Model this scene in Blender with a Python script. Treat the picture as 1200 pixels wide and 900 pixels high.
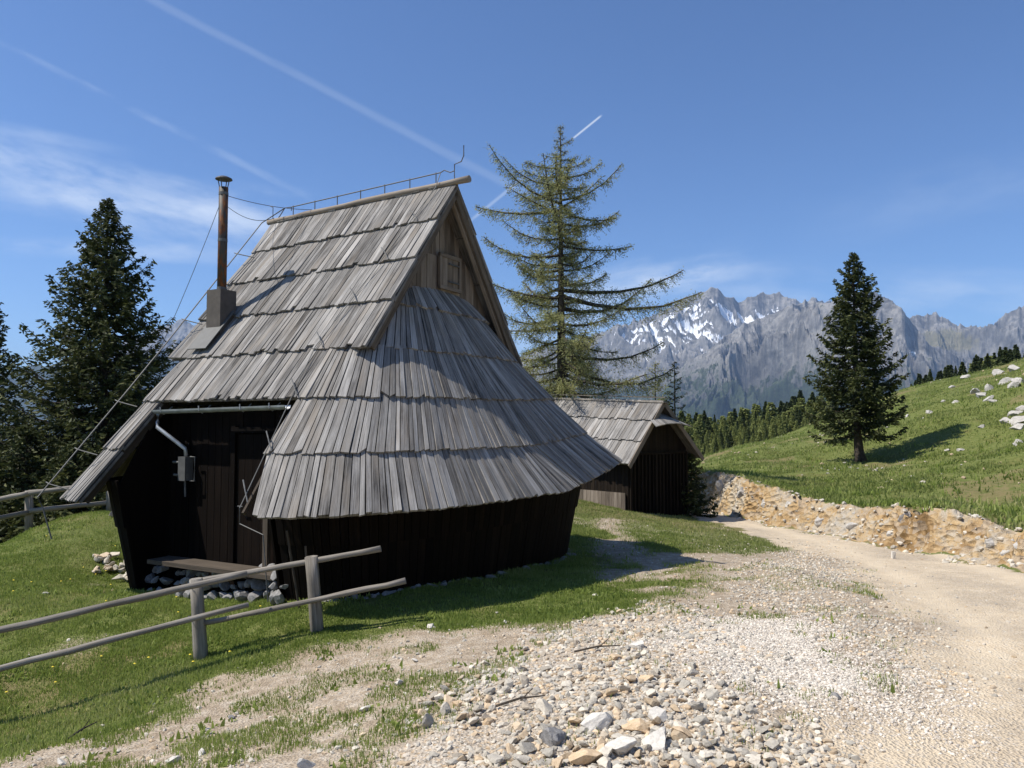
import bpy, math, random
import numpy as np
from mathutils import Vector, Matrix
PI = math.pi
R = math.radians
for o in list(bpy.data.objects): bpy.data.objects.remove(o)
scn = bpy.context.scene
col = scn.collection

# ------------------------------------------------------------------ camera
F = 906.0; HV = 495.0                     # focal length in photo pixels, horizon row
TH = math.atan((HV-450)/F)
cam = bpy.data.cameras.new('camera'); co = bpy.data.objects.new('camera', cam); col.objects.link(co)
cam.sensor_width = 36; cam.lens = F/1200*36
cam.clip_start = 0.05; cam.clip_end = 60000
co.location = (0, 0, 0); co.rotation_euler = (PI/2+TH, 0, 0)
scn.camera = co

def pt(u, v, D):                          # photo pixel + forward distance -> world
    y = F*math.cos(TH)-(450-v)*math.sin(TH); z = F*math.sin(TH)+(450-v)*math.cos(TH)
    return Vector(((u-600)/y*D, D, z/y*D))
def uvdir(u, v):
    p = pt(u, v, 1.0); return p.x, p.z

# ------------------------------------------------------------------ light
ST = Vector((0.67, 0.10, -1.0)).normalized()      # direction sunlight travels
sun = bpy.data.lights.new('sun', 'SUN'); so = bpy.data.objects.new('sun', sun); col.objects.link(so)
sun.energy = 4.6; sun.angle = R(0.53); sun.color = (1.0, 0.945, 0.86)
so.rotation_euler = ST.to_track_quat('-Z', 'Y').to_euler()
so.location = (-20, 0, 40)
scn.view_settings.view_transform = 'Standard'; scn.view_settings.look = 'None'
scn.view_settings.exposure = 0.45; scn.view_settings.gamma = 1.0
scn.view_settings.use_curve_mapping = False

w = bpy.data.worlds.new('World'); scn.world = w; w.use_nodes = True
nt = w.node_tree; nt.nodes.clear()
class NB:
    def __init__(s, nt): s.nt = nt
    def n(s, t, **k):
        x = s.nt.nodes.new(t)
        for a, b in k.items(): setattr(x, a, b)
        return x
    def l(s, a, b): s.nt.links.new(a, b)
    def set(s, sock, v):
        if isinstance(v, (int, float, tuple, list)): sock.default_value = v
        else: s.l(v, sock)
    def m(s, op, a, b=None, c=None, clamp=False):
        x = s.n('ShaderNodeMath', operation=op); x.use_clamp = clamp
        s.set(x.inputs[0], a)
        if b is not None: s.set(x.inputs[1], b)
        if c is not None: s.set(x.inputs[2], c)
        return x.outputs[0]
    def ss(s, v, a, b):                   # smoothstep a->b
        x = s.n('ShaderNodeMapRange', interpolation_type='SMOOTHSTEP')
        s.set(x.inputs['Value'], v); x.inputs['From Min'].default_value = a; x.inputs['From Max'].default_value = b
        return x.outputs['Result']
    def noise(s, vec, scale, detail=4, rough=.55, dist=0.0, dim='3D'):
        x = s.n('ShaderNodeTexNoise'); x.noise_dimensions = dim
        if vec is not None: s.l(vec, x.inputs['Vector'])
        x.inputs['Scale'].default_value = scale; x.inputs['Detail'].default_value = detail
        x.inputs['Roughness'].default_value = rough; x.inputs['Distortion'].default_value = dist
        return x.outputs['Fac']
    def mix(s, f, a, b, mode='MIX'):
        x = s.n('ShaderNodeMix', data_type='RGBA', blend_type=mode)
        s.set(x.inputs[0], f)
        for sock, v in ((x.inputs[6], a), (x.inputs[7], b)):
            if isinstance(v, (tuple, list)): sock.default_value = (*v[:3], 1)
            else: s.l(v, sock)
        return x.outputs[2]
    def ramp(s, f, stops):
        x = s.n('ShaderNodeValToRGB'); s.l(f, x.inputs[0]); e = x.color_ramp.elements
        while len(e) < len(stops): e.new(.5)
        for i, (p, c) in enumerate(stops): e[i].position = p; e[i].color = (*c, 1)
        return x.outputs[0]
    def comb(s, x, y, z=0.0):
        c = s.n('ShaderNodeCombineXYZ'); s.set(c.inputs[0], x); s.set(c.inputs[1], y); s.set(c.inputs[2], z)
        return c.outputs[0]
B = NB(nt)
sky = B.n('ShaderNodeTexSky', sky_type='NISHITA')
sky.sun_disc = False
sky.sun_elevation = math.asin(-ST.z); sky.sun_rotation = math.atan2(-ST.x, -ST.y)
sky.altitude = 1600; sky.air_density = 1.0; sky.dust_density = 1.4; sky.ozone_density = 1.6
tc = B.n('ShaderNodeTexCoord'); sp = B.n('ShaderNodeSeparateXYZ'); B.l(tc.outputs['Generated'], sp.inputs[0])
yy = B.m('MAXIMUM', sp.outputs[1], 0.02)
X = B.m('DIVIDE', sp.outputs[0], yy); Z = B.m('DIVIDE', sp.outputs[2], yy)
front = B.ss(sp.outputs[1], 0.05, 0.3)
def band(p1, p2, width, amp, soft=.06, nsc=8.0, nlo=.3, nhi=.62, seed=0.0):
    x1, z1 = uvdir(*p1); x2, z2 = uvdir(*p2); L = math.hypot(x2-x1, z2-z1); dx, dz = (x2-x1)/L, (z2-z1)/L
    ax = B.m('SUBTRACT', X, x1); az = B.m('SUBTRACT', Z, z1)
    t = B.m('ADD', B.m('MULTIPLY', ax, dx), B.m('MULTIPLY', az, dz))
    d = B.m('SUBTRACT', B.m('MULTIPLY', ax, dz), B.m('MULTIPLY', az, dx))
    nz = B.noise(B.comb(t, B.m('MULTIPLY', d, 6.0), seed), nsc*1.7, 3)
    d2 = B.m('ADD', d, B.m('MULTIPLY', B.m('SUBTRACT', nz, .5), width*.7))
    k = B.m('SUBTRACT', 1.0, B.ss(B.m('ABSOLUTE', d2), width*.15, width))
    k = B.m('MULTIPLY', k, B.m('MULTIPLY', B.ss(t, -soft, soft), B.m('SUBTRACT', 1.0, B.ss(t, L-soft, L+soft))))
    nn = B.noise(B.comb(B.m('MULTIPLY', t, 1.0), B.m('MULTIPLY', d, 3.0), seed+3), nsc, 5, .6)
    k = B.m('MULTIPLY', k, B.ss(nn, nlo, nhi))
    return B.m('MULTIPLY', k, amp)
mask = band((120, -30), (640, 240), .0085, .085, nsc=5, nlo=.15, nhi=.5, seed=1)
adds = [band((-10, 45), (372, 236), .0072, .12, nsc=9, nlo=.38, nhi=.66, seed=7),
        band((672, 162), (704, 136), .0020, .55, soft=.004, nsc=4, nlo=.1, nhi=.3, seed=2),
        band((552, 258), (614, 208), .0034, .24, soft=.01, nsc=5, nlo=.1, nhi=.4, seed=2.5),
        band((-60, 168), (330, 288), .055, .38, soft=.12, nsc=5.5, nlo=.34, nhi=.66, seed=11),
        band((-40, 210), (420, 262), .045, .28, soft=.15, nsc=7, nlo=.36, nhi=.7, seed=14),
        band((-60, 285), (330, 300), .018, .35, soft=.12, nsc=6, nlo=.3, nhi=.7, seed=19),
        band((-40, 140), (110, 170), .012, .20, soft=.08, nsc=6, nlo=.2, nhi=.7, seed=23),
        band((690, 345), (860, 312), .026, .40, soft=.06, nsc=9, nlo=.36, nhi=.64, seed=31),
        band((800, 345), (1250, 360), .06, .26, soft=.15, nsc=6, nlo=.34, nhi=.72, seed=37),
        band((540, 400), (800, 330), .06, .30, soft=.12, nsc=8, nlo=.36, nhi=.66, seed=41),
        band((1000, 250), (1260, 190), .05, .10, soft=.12, nsc=5, nlo=.3, nhi=.7, seed=43)]
for a in adds: mask = B.m('ADD', mask, a, clamp=True)
mask = B.m('MULTIPLY', mask, front)
bg = B.n('ShaderNodeBackground')
tint = B.mix(1.0, sky.outputs[0], (0.74, 0.95, 1.22), 'MULTIPLY')
B.l(B.mix(mask, tint, (7.6, 8.3, 9.2)), bg.inputs[0]); bg.inputs[1].default_value = 0.092
ow = B.n('ShaderNodeOutputWorld'); B.l(bg.outputs[0], ow.inputs[0])

# ------------------------------------------------------------------ numpy noise
def _hash(ix, iy, seed):
    h = (ix.astype(np.int64)*374761393 + iy.astype(np.int64)*668265263 + seed*974634777) & 0xffffffff
    h = ((h ^ (h >> 13))*1274126177) & 0xffffffff
    return ((h ^ (h >> 16)) & 0xffffff)/float(0xffffff)
def vnoise(x, y, seed=0):
    x = np.asarray(x, float); y = np.asarray(y, float)
    ix = np.floor(x); iy = np.floor(y); fx = x-ix; fy = y-iy
    fx = fx*fx*fx*(fx*(fx*6-15)+10); fy = fy*fy*fy*(fy*(fy*6-15)+10)
    a = _hash(ix, iy, seed); b = _hash(ix+1, iy, seed); c = _hash(ix, iy+1, seed); d = _hash(ix+1, iy+1, seed)
    return (a*(1-fx)+b*fx)*(1-fy)+(c*(1-fx)+d*fx)*fy
def fbm(x, y, o=4, seed=0, gain=.5, lac=2.03):
    s = 0; a = 1; n = 0
    for i in range(o):
        s = s+a*vnoise(x, y, seed+i*17); n += a; a *= gain; x = x*lac+3.7; y = y*lac+1.3
    return s/n
def ridged(x, y, o=5, seed=0, gain=.5, lac=2.05):
    s = 0; a = 1; n = 0
    for i in range(o):
        v = 1-np.abs(2*vnoise(x, y, seed+i*31)-1); s = s+a*v*v; n += a; a *= gain; x = x*lac+5.1; y = y*lac+2.9
    return s/n
def sstep(a, b, x):
    t = np.clip((x-a)/(b-a), 0, 1); return t*t*(3-2*t)

# ------------------------------------------------------------------ terrain function
class TPS:
    def __init__(s, P, lam=0.002):
        P = np.array([tuple(p) for p in P], float)
        s.q = s.warp(P[:, 0], P[:, 1]); z = P[:, 2]; n = len(z)
        D = np.linalg.norm(s.q[:, None]-s.q[None], axis=2)
        K = np.where(D > 0, D*D*np.log(D+1e-9), 0)+lam*np.eye(n)
        A = np.zeros((n+3, n+3)); A[:n, :n] = K; A[:n, n] = 1; A[:n, n+1:] = s.q; A[n, :n] = 1; A[n+1:, :n] = s.q.T
        s.c = np.linalg.solve(A, np.concatenate([z, [0, 0, 0]])); s.n = n
    def warp(s, x, y):
        r = np.sqrt(x*x+y*y)+1e-6; k = 4*np.log(1+r/4)/r
        return np.stack([x*k, y*k], -1)
    def __call__(s, x, y):
        q = s.warp(x, y); out = s.c[s.n]+q[..., 0]*s.c[s.n+1]+q[..., 1]*s.c[s.n+2]
        for i in range(s.n):
            d2 = (q[..., 0]-s.q[i, 0])**2+(q[..., 1]-s.q[i, 1])**2
            out = out+s.c[i]*0.5*d2*np.log(d2+1e-12)
        return out
FARP = [(0, 300, -70), (-200, 200, -90), (200, 200, -50), (0, 1500, -420), (1500, 1500, -420), (-1500, 1500, -420),
        (-2500, 0, -420), (2500, 0, -300), (0, -2000, -100), (0, -100, -3), (-100, 0, -22), (0, 4000, -600), (3000, 3000, -600), (-3000, 3000, -600)]
BP = [pt(*a) for a in [(0, 900, 5.0), (200, 900, 4.5), (400, 900, 4.15), (600, 900, 3.95), (800, 900, 3.85), (1000, 900, 3.9), (1200, 900, 4.0),
      (0, 845, 6.35), (232, 772, 7.2), (372, 738, 7.45), (0, 700, 8.9), (150, 700, 9.0), (0, 640, 12.6), (34, 622, 13), (128, 602, 14), (250, 720, 8.5),
      (140, 682, 10.5), (215, 694, 9.7), (300, 702, 8.9), (350, 704, 8.3), (480, 694, 8.45), (560, 678, 9.4), (640, 662, 10.8), (690, 642, 12.75), (430, 745, 7.2), (560, 718, 7.7),
      (700, 720, 7.5), (865, 672, 10.1), (740, 640, 12.6), (694, 589, 20.5), (738, 600, 19.2), (800, 608, 20), (500, 800, 5.5), (700, 800, 5.2),
      (300, 850, 5.3), (900, 760, 6.0), (1100, 760, 6.3), (1150, 700, 8.6), (1000, 648, 13), (930, 632, 15.8), (860, 613, 19.5), (832, 600, 23),
      (960, 663, 11.4), (1200, 668, 10.6), (1080, 652, 13)]]
BP += [(0, 0, -1.6), (-3, 0, -1.95), (3, 0, -1.6), (0, -5, -1.5), (-10, -5, -2.6), (10, -5, -1.4), (-10, 3, -3), (-2.5, 11.5, -1.9), (8, 4, -1.7),
       (-13, 13.5, -2.5), (-8, 17, -3.6), (-3, 20, -2.8), (-14, 20, -7), (0, 24, -2.6), (4.5, 28, -3.1), (-8, 30, -9), (0, 50, -10), (-30, 30, -16), (-20, 80, -30), (20, 80, -12),
       (60, 60, -10)]+FARP
HP = [pt(*a) for a in [(1200, 611, 11.3), (1160, 620, 12.0), (1127, 602, 12.8), (1077, 591, 13.8), (1000, 590, 15.5), (957, 586, 17), (900, 569, 19.8), (820, 551, 25), (1200, 560, 20), (1100, 560, 22), (1010, 540, 30),
      (900, 545, 30), (1200, 500, 27.5), (1100, 500, 32), (1150, 470, 34), (1200, 430, 46), (1070, 455, 54), (950, 501, 60), (900, 517, 54), (862, 527, 50), (820, 538, 44)]]
HP += [(65, 95, 1), (30, 110, -6), (40, 140, -8), (10, 80, -8), (8, 55, -4), (100, 60, 8), (80, 30, 4), (40, 0, 0), (12, 5, -1.1), (9, -6, -1.0), (2, 35, -2.6)]+FARP
tb = TPS(BP); th_ = TPS(HP)
XBy = [-50, 0, 5, 8, 10.8, 13.2, 17.5, 21, 24, 27, 32, 45, 80]
XBx = [9.5, 8.2, 7.7, 7.4, 7.15, 7.0, 6.45, 6.1, 6.0, 5.6, 3.5, -4, -30]
XLy = [-50, 0, 3.9, 5.2, 7, 9, 11.8, 14.5, 18, 20.5, 24, 30, 40, 80]
XLx = [-2.5, -1, 1.15, 2.5, 3.5, 4.05, 4.75, 5.15, 5.25, 5.0, 4.3, 1.0, -9, -35]
def xb(y): return np.interp(y, XBy, XBx)
def xl(y): return np.interp(y, XLy, XLx)
def bank_t(x, y):
    wob = (fbm(y*.55, x*.3, 4, 5)-.5)*1.0+(fbm(y*2.1, x*.9, 4, 7)-.5)*.7
    wid = .42+.35*fbm(y*.4+9, y*0, 3, 8)
    return (x-xb(y)-wob*sstep(0, 3, y)-.1)/wid
def ground(x, y, fine=True):
    x = np.asarray(x, float); y = np.asarray(y, float)
    b = tb(x, y); h = th_(x, y)
    h = np.where(x > xb(y)+.5, np.maximum(h, b+.12), h)
    t = bank_t(x, y)
    k = sstep(-.1, 1.05, t)
    r = np.sqrt(x*x+y*y)
    fade = 1-sstep(35, 90, r)*0
    z = b*(1-k)+h*k*fade
    rocky = np.clip(1-np.abs(t-.5)*1.2, 0, 1)*sstep(6, 9, y)*(1-sstep(30, 45, y))
    z = z+rocky*(np.minimum(ridged(x*1.3, y*1.3, 4, 21)-.5, .10)*.6+(ridged(x*3.1, y*3.1, 3, 24)-.5)*.22+(fbm(x*8, y*8, 3, 23)-.5)*.14)
    und = (fbm(x*.35, y*.35, 4, 41)-.5)*.55*sstep(12, 25, r)*sstep(.8, 4, t)*(1+3*sstep(40, 300, r))
    z = z+und+(fbm(x*2.2, y*2.2, 3, 43)-.5)*.05*(r > 2)
    # rubble heap and its feathering
    hx, hy = 1.35, 5.0
    z = z+.10*np.exp(-(((x-hx)/1.5)**2+((y-hy)/1.2)**2))*(.6+.8*fbm(x*3, y*3, 3, 50))
    z = z+.10*np.exp(-(((x-3.6)/.5)**2+((y-9.3)/1.5)**2))*(.5+fbm(x*3, y*3, 3, 51))
    return z
def gz(x, y): return float(ground(np.array([x]), np.array([y]))[0])
def G(u, v):                                       # photo pixel -> point on the terrain
    d = pt(u, v, 1.0); ts = np.concatenate([np.arange(2.5, 30, .03), np.arange(30, 120, .3)])
    g = ground(d.x*ts, d.y*ts)-d.z*ts
    i = np.argmax(g >= 0) if (g >= 0).any() else len(ts)-1
    t = ts[i]; return Vector((d.x*t, t, float(g[i]+d.z*t)))
def poly_sd(x, y, P):                              # signed distance, inside > 0
    P = np.array([(p[0], p[1]) for p in P]); d = np.full(np.shape(x), 1e9); ins = np.zeros(np.shape(x), bool)
    for i in range(len(P)):
        ax, ay = P[i]; bx, by = P[(i+1) % len(P)]
        ex, ey = bx-ax, by-ay; wx, wy = x-ax, y-ay
        k = np.clip((wx*ex+wy*ey)/(ex*ex+ey*ey+1e-12), 0, 1)
        d = np.minimum(d, np.hypot(wx-ex*k, wy-ey*k))
        c = ((ay > y) != (by > y)) & (x < (bx-ax)*(y-ay)/(by-ay+1e-12)+ax)
        ins ^= c
    return np.where(ins, d, -d)
def gpoly(L): return [G(*p) for p in L]
BARE = gpoly([(-40, 905), (100, 862), (250, 800), (330, 775), (450, 745), (560, 735), (640, 730), (720, 712), (780, 690), (850, 650),
              (930, 640), (985, 655)])+[Vector((4.9, 14)), Vector((6.5, 9)), Vector((6.5, 0)), Vector((-4, 0)), Vector((-6, 4))]
RUB = gpoly([(440, 896), (520, 800), (590, 765), (690, 722), (770, 704), (820, 712), (845, 750), (850, 800), (915, 850), (950, 899)])+[Vector((1.5, 3)), Vector((-.7, 3))]
WHT = gpoly([(770, 745), (850, 722), (960, 730), (1010, 775), (1100, 810), (1060, 845), (940, 835), (820, 800)])
MND = gpoly([(855, 690), (930, 645), (990, 668), (1015, 700), (1060, 740), (1080, 800), (960, 730), (900, 720)])
DRYP = gpoly([(690, 606), (820, 612), (965, 640), (930, 672), (860, 692), (760, 700), (700, 690)])
TUFT = gpoly([(700, 612), (800, 605), (960, 640), (900, 655), (760, 652)])
def masks(x, y):
    r = np.sqrt(x*x+y*y); t = bank_t(x, y)
    wob = (fbm(x*.9, y*.9, 4, 61)-.5)*1.3+(fbm(x*5, y*5, 3, 62)-.5)*.5
    bare = sstep(-.45, .55, poly_sd(x, y, BARE)+wob*.85)
    bare = np.maximum(bare, .5*sstep(.66, .78, fbm(x*.8+5, y*.8, 4, 67))*(x < 4))
    bare = np.maximum(bare, .92*sstep(-.4, .5, poly_sd(x, y, DRYP)+wob*.4)*sstep(.24, .48, fbm(x*1.3, y*1.3, 4, 69)))
    bare *= 1-.55*sstep(-.1, .5, poly_sd(x, y, TUFT)+wob*.5)
    road = sstep(-.3, .3, x-xl(y)+(fbm(x*1.4, y*1.4, 4, 64)-.5)*1.1)*(1-sstep(-.5, .05, t))
    rub = sstep(-.25, .35, poly_sd(x, y, RUB)+wob*.5)
    wht = sstep(-.15, .45, poly_sd(x, y, WHT)+wob*.3)
    mnd = sstep(-.15, .3, poly_sd(x, y, MND)+wob*.3)
    bank = sstep(-.25, .1, t)*(1-sstep(.85, 1.25, t+(fbm(x*3, y*3, 3, 66)-.5)*.6))*sstep(2, 6, y)*(1-sstep(40, 60, y))
    grass = 1-np.maximum.reduce([bare, road, rub*.9, bank])
    dry = sstep(.52, .66, fbm(x*.45, y*.45, 4, 71))*.6
    return dict(bare=bare, road=road, rub=rub, wht=wht, mnd=mnd, bank=bank, grass=grass, dry=dry, trk=np.clip(sum(np.exp(-((x-xl(y)-c_-(fbm(y*.3, y*0+c_, 2, 77)-.5)*.5)/.22)**2) for c_ in (.75, 2.15)), 0, 1))

# ------------------------------------------------------------------ mesh helpers
def tag(o, label=None, cat=None, group=None, kind=None):
    if label: o['label'] = label
    if cat: o['category'] = cat
    if group: o['group'] = group
    if kind: o['kind'] = kind
    return o
def empty(name, loc, rz=0, **k):
    o = bpy.data.objects.new(name, None); col.objects.link(o); o.location = loc; o.rotation_euler = (0, 0, rz)
    o.empty_display_size = .2
    return tag(o, **k)
def link(name, me, parent=None, loc=None, **k):
    o = bpy.data.objects.new(name, me); col.objects.link(o)
    if parent: o.parent = parent
    if loc is not None: o.location = loc
    return tag(o, **k)
def npmesh(name, V, Fc, mats, attrs=None, smooth=False, midx=None, uv=None):
    """V (n,3); Fc (m,k) int array of equal-sized faces"""
    V = np.asarray(V, np.float32); Fc = np.asarray(Fc, np.int32); m, k = Fc.shape
    me = bpy.data.meshes.new(name); me.vertices.add(len(V)); me.vertices.foreach_set('co', V.ravel())
    me.loops.add(m*k); me.loops.foreach_set('vertex_index', Fc.ravel())
    me.polygons.add(m); me.polygons.foreach_set('loop_start', np.arange(0, m*k, k, dtype=np.int32))
    try: me.polygons.foreach_set('loop_total', np.full(m, k, np.int32))
    except Exception: pass
    me.polygons.foreach_set('use_smooth', np.full(m, smooth, bool))
    if midx is not None: me.polygons.foreach_set('material_index', np.asarray(midx, np.int32))
    for mt in (mats if isinstance(mats, (list, tuple)) else [mats]): me.materials.append(mt)
    me.update(calc_edges=True)
    for nme, a in (attrs or {}).items():
        a = np.asarray(a, np.float32)
        if a.ndim == 1:
            at = me.attributes.new(nme, 'FLOAT', 'POINT'); at.data.foreach_set('value', a)
        else:
            at = me.attributes.new(nme, 'FLOAT_VECTOR', 'POINT'); at.data.foreach_set('vector', a.ravel())
    me.validate()
    return me
class MB:
    """collects quads; per-vertex 'rnd' and 'pc' (position on the piece: across, along)"""
    def __init__(s): s.v = []; s.f = []; s.r = []; s.pc = []
    def add(s, vs, fs, rnd=None, pcs=None):
        b = len(s.v); s.v += [tuple(p) for p in vs]; s.f += [tuple(i+b for i in f) for f in fs]
        rnd = random.random() if rnd is None else rnd
        s.r += [rnd]*len(vs)
        s.pc += pcs if pcs else [(p[0], p[1], p[2]) for p in vs]
    def plank(s, TL, TR, BL, BR, ot, ob, thk, rnd=None):
        TL, TR, BL, BR = map(Vector, (TL, TR, BL, BR))
        n = (BR-TL).cross(BL-TR)
        if n.length < 1e-9: return
        n.normalize(); 
        if not s.flip: n = -n
        jt = random.uniform(-.005, .005) if ob > .04 else 0
        o = [TL+n*(ot+jt*.3), TR+n*(ot-jt*.3), BR+n*(ob-jt), BL+n*(ob+jt)]; i = [p-n*thk for p in o]
        wd = (BR-BL).length; ln = (BL-TL).length; k = random.random()*40
        pc = [(0, k, 0), (wd, k, 0), (wd, k+ln, 0), (0, k+ln, 0)]*2
        s.add(o+i, [(0, 1, 2, 3), (7, 6, 5, 4), (0, 4, 5, 1), (1, 5, 6, 2), (2, 6, 7, 3), (3, 7, 4, 0)], rnd, pc)
    flip = False
    def box(s, c, sz, M=None, rnd=None, jit=0):
        c = Vector(c); h = Vector(sz)/2; vs = []
        for z in (-1, 1):
            for x, y in ((-1, -1), (1, -1), (1, 1), (-1, 1)):
                p = Vector((x*h.x, y*h.y, z*h.z))+Vector([random.uniform(-jit, jit) for _ in range(3)])
                vs.append(c+(M @ p if M else p))
        ax = max(range(3), key=lambda a: sz[a]); k = random.random()*40; oth = [a for a in range(3) if a != ax]
        pcs = []
        for z in (-1, 1):
            for x, y in ((-1, -1), (1, -1), (1, 1), (-1, 1)):
                q = (x*h.x, y*h.y, z*h.z); pcs.append((q[oth[0]]+q[oth[1]], k+q[ax], 0))
        s.add(vs, [(3, 2, 1, 0), (4, 5, 6, 7), (0, 1, 5, 4), (1, 2, 6, 5), (2, 3, 7, 6), (3, 0, 4, 7)], rnd, pcs)
    def beam(s, a, b, wd, hh, up=(0, 0, 1), rnd=None):
        a = Vector(a); b = Vector(b); d = (b-a).normalized(); up = Vector(up); x = d.cross(up).normalized(); u = x.cross(d)
        M = Matrix((x, d, u)).transposed(); s.box((a+b)/2, (wd, (b-a).length, hh), M, rnd)
    def tube(s, pts, r, n=7, rnd=None, jit=0):
        pts = [Vector(p) for p in pts]; vs = []; pcs = []; k = random.random()*40; L = 0
        rr = r if isinstance(r, (list, tuple)) else [r]*len(pts)
        for i, p in enumerate(pts):
            d = (pts[min(i+1, len(pts)-1)]-pts[max(i-1, 0)]).normalized()
            a = d.cross(Vector((0, 0, 1)))
            if a.length < .05: a = d.cross(Vector((0, 1, 0)))
            a.normalize(); c = a.cross(d)
            if i: L += (p-pts[i-1]).length
            for j in range(n):
                t = 2*PI*j/n; q = rr[i]*(1+random.uniform(-jit, jit))
                vs.append(p+a*math.cos(t)*q+c*math.sin(t)*q); pcs.append((rr[i]*2*PI*(j/n), k+L, 0))
        fs = [(i*n+j, i*n+(j+1) % n, (i+1)*n+(j+1) % n, (i+1)*n+j) for i in range(len(pts)-1) for j in range(n)]
        fs += [tuple(range(n-1, -1, -1)), tuple((len(pts)-1)*n+j for j in range(n))]
        s.add(vs, fs, rnd, pcs)
    def build(s, name, mat, parent=None, loc=None, smooth=False, **k):
        me = bpy.data.meshes.new(name); me.from_pydata(s.v, [], s.f)
        for m in (mat if isinstance(mat, (list, tuple)) else [mat]): me.materials.append(m)
        a = me.attributes.new('rnd', 'FLOAT', 'POINT'); a.data.foreach_set('value', s.r)
        a = me.attributes.new('pc', 'FLOAT_VECTOR', 'POINT'); a.data.foreach_set('vector', np.array(s.pc, np.float32).ravel())
        if smooth:
            for p in me.polygons: p.use_smooth = len(p.vertices) == 4
        me.update()
        return link(name, me, parent, loc, **k)

# ------------------------------------------------------------------ materials
def newmat(name):
    m = bpy.data.materials.new(name); m.use_nodes = True; nt = m.node_tree; nt.nodes.clear(); b = NB(nt)
    p = b.n('ShaderNodeBsdfPrincipled'); o = b.n('ShaderNodeOutputMaterial'); b.l(p.outputs[0], o.inputs[0])
    p.inputs['Specular IOR Level'].default_value = .25
    return m, b, p
def attr(b, name, out='Fac'):
    a = b.n('ShaderNodeAttribute'); a.attribute_name = name; return a.outputs[out]
def bump(b, p, h, strength, dist):
    x = b.n('ShaderNodeBump'); x.inputs['Strength'].default_value = strength; x.inputs['Distance'].default_value = dist
    b.l(h, x.inputs['Height']); b.l(x.outputs[0], p.inputs['Normal'])
def wood(name, stops, var=.5, spec=.2, rough=.9, warm=None, tv=.25):
    m, b, p = newmat(name)
    pc = attr(b, 'pc', 'Vector'); rn = attr(b, 'rnd')
    s = b.n('ShaderNodeSeparateXYZ'); b.l(pc, s.inputs[0])
    ro = b.m('MULTIPLY', rn, 37.0)
    g = b.noise(b.comb(b.m('MULTIPLY', s.outputs[0], 85.0), b.m('MULTIPLY', s.outputs[1], 1.8), ro), 1.0, 6, .7, .3)
    big = b.noise(b.comb(b.m('MULTIPLY', s.outputs[0], 8.0), b.m('MULTIPLY', s.outputs[1], 2.0), b.m('ADD', ro, 9.0)), 1.0, 4, .6)
    f = b.m('ADD', b.m('MULTIPLY', g, .62), b.m('MULTIPLY', big, .38))
    f = b.m('ADD', f, b.m('MULTIPLY', b.m('SUBTRACT', rn, .5), var*.5))
    c = b.ramp(f, stops)
    if warm:
        wn = b.noise(b.comb(b.m('MULTIPLY', s.outputs[0], 4.0), b.m('MULTIPLY', s.outputs[1], 1.2), b.m('ADD', ro, 19.0)), 1.0, 3)
        c = b.mix(b.m('MULTIPLY', b.ss(wn, .45, .75), .6), c, warm)
    tone = b.ramp(b.m('FRACT', b.m('MULTIPLY', rn, 11.7)), [(0, (1-tv, 1-tv, 1-tv)), (.6, (1, 1, 1)), (1, (1+tv*.55,)*3)])
    c = b.mix(1.0, c, tone, 'MULTIPLY')
    b.l(c, p.inputs['Base Color']); p.inputs['Roughness'].default_value = rough; p.inputs['Specular IOR Level'].default_value = spec
    bump(b, p, g, .7, .006)
    return m
M = {}
M['shingle'] = wood('weathered_shingle', [(.32, (.045, .042, .038)), (.43, (.16, .151, .14)), (.54, (.275, .262, .243)), (.70, (.46, .44, .41))], .3, warm=(.25, .215, .175), tv=.28, spec=.06, rough=.95)
M['board'] = wood('weathered_board', [(.28, (.075, .06, .045)), (.5, (.19, .155, .12)), (.72, (.34, .29, .235))], .5)
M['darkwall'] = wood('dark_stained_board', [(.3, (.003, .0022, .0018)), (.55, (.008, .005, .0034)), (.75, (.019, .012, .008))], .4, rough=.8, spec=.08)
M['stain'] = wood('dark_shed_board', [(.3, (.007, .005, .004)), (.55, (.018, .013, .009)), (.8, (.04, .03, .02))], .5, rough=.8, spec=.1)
M['rail'] = wood('weathered_rail', [(.3, (.10, .088, .072)), (.5, (.24, .215, .18)), (.68, (.42, .39, .34))], .3)
M['under'] = wood('underside_board', [(.3, (.045, .036, .028)), (.6, (.10, .08, .06)), (.8, (.16, .13, .10))], .4)
def metal(name, c, rough=.5, met=.8):
    m, b, p = newmat(name); p.inputs['Metallic'].default_value = met
    n = b.noise(b.n('ShaderNodeTexCoord').outputs['Object'], 9, 4)
    b.l(b.ramp(n, [(.3, tuple(x*.75 for x in c)), (.7, tuple(min(1, x*1.2) for x in c))]), p.inputs['Base Color'])
    b.l(b.m('MULTIPLY_ADD', n, .3, rough-.15), p.inputs['Roughness']); return m
M['zinc'] = metal('zinc', (.42, .44, .45), .45, .5)
M['galv'] = metal('galvanised', (.13, .13, .125), .65, .3)
M['wire'] = metal('wire', (.10, .10, .10), .6, .4)
M['boxmetal'] = metal('brown_sheet_metal', (.10, .088, .076), .85, .0)
m, b, p = newmat('rusty_pipe'); M['pipe'] = m
tcn = b.n('ShaderNodeTexCoord'); mp = b.n('ShaderNodeMapping'); b.l(tcn.outputs['Object'], mp.inputs[0]); mp.inputs['Scale'].default_value = (6, 6, 2.2)
n1 = b.noise(mp.outputs[0], 1.6, 5, .65, .5); n2 = b.noise(mp.outputs[0], 5, 4)
b.l(b.ramp(b.m('ADD', b.m('MULTIPLY', n1, .7), b.m('MULTIPLY', n2, .3)), [(.36, (.035, .035, .035)), (.48, (.075, .07, .06)), (.55, (.15, .055, .022)), (.62, (.26, .12, .045)), (.7, (.12, .10, .08))]), p.inputs['Base Color'])
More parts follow.
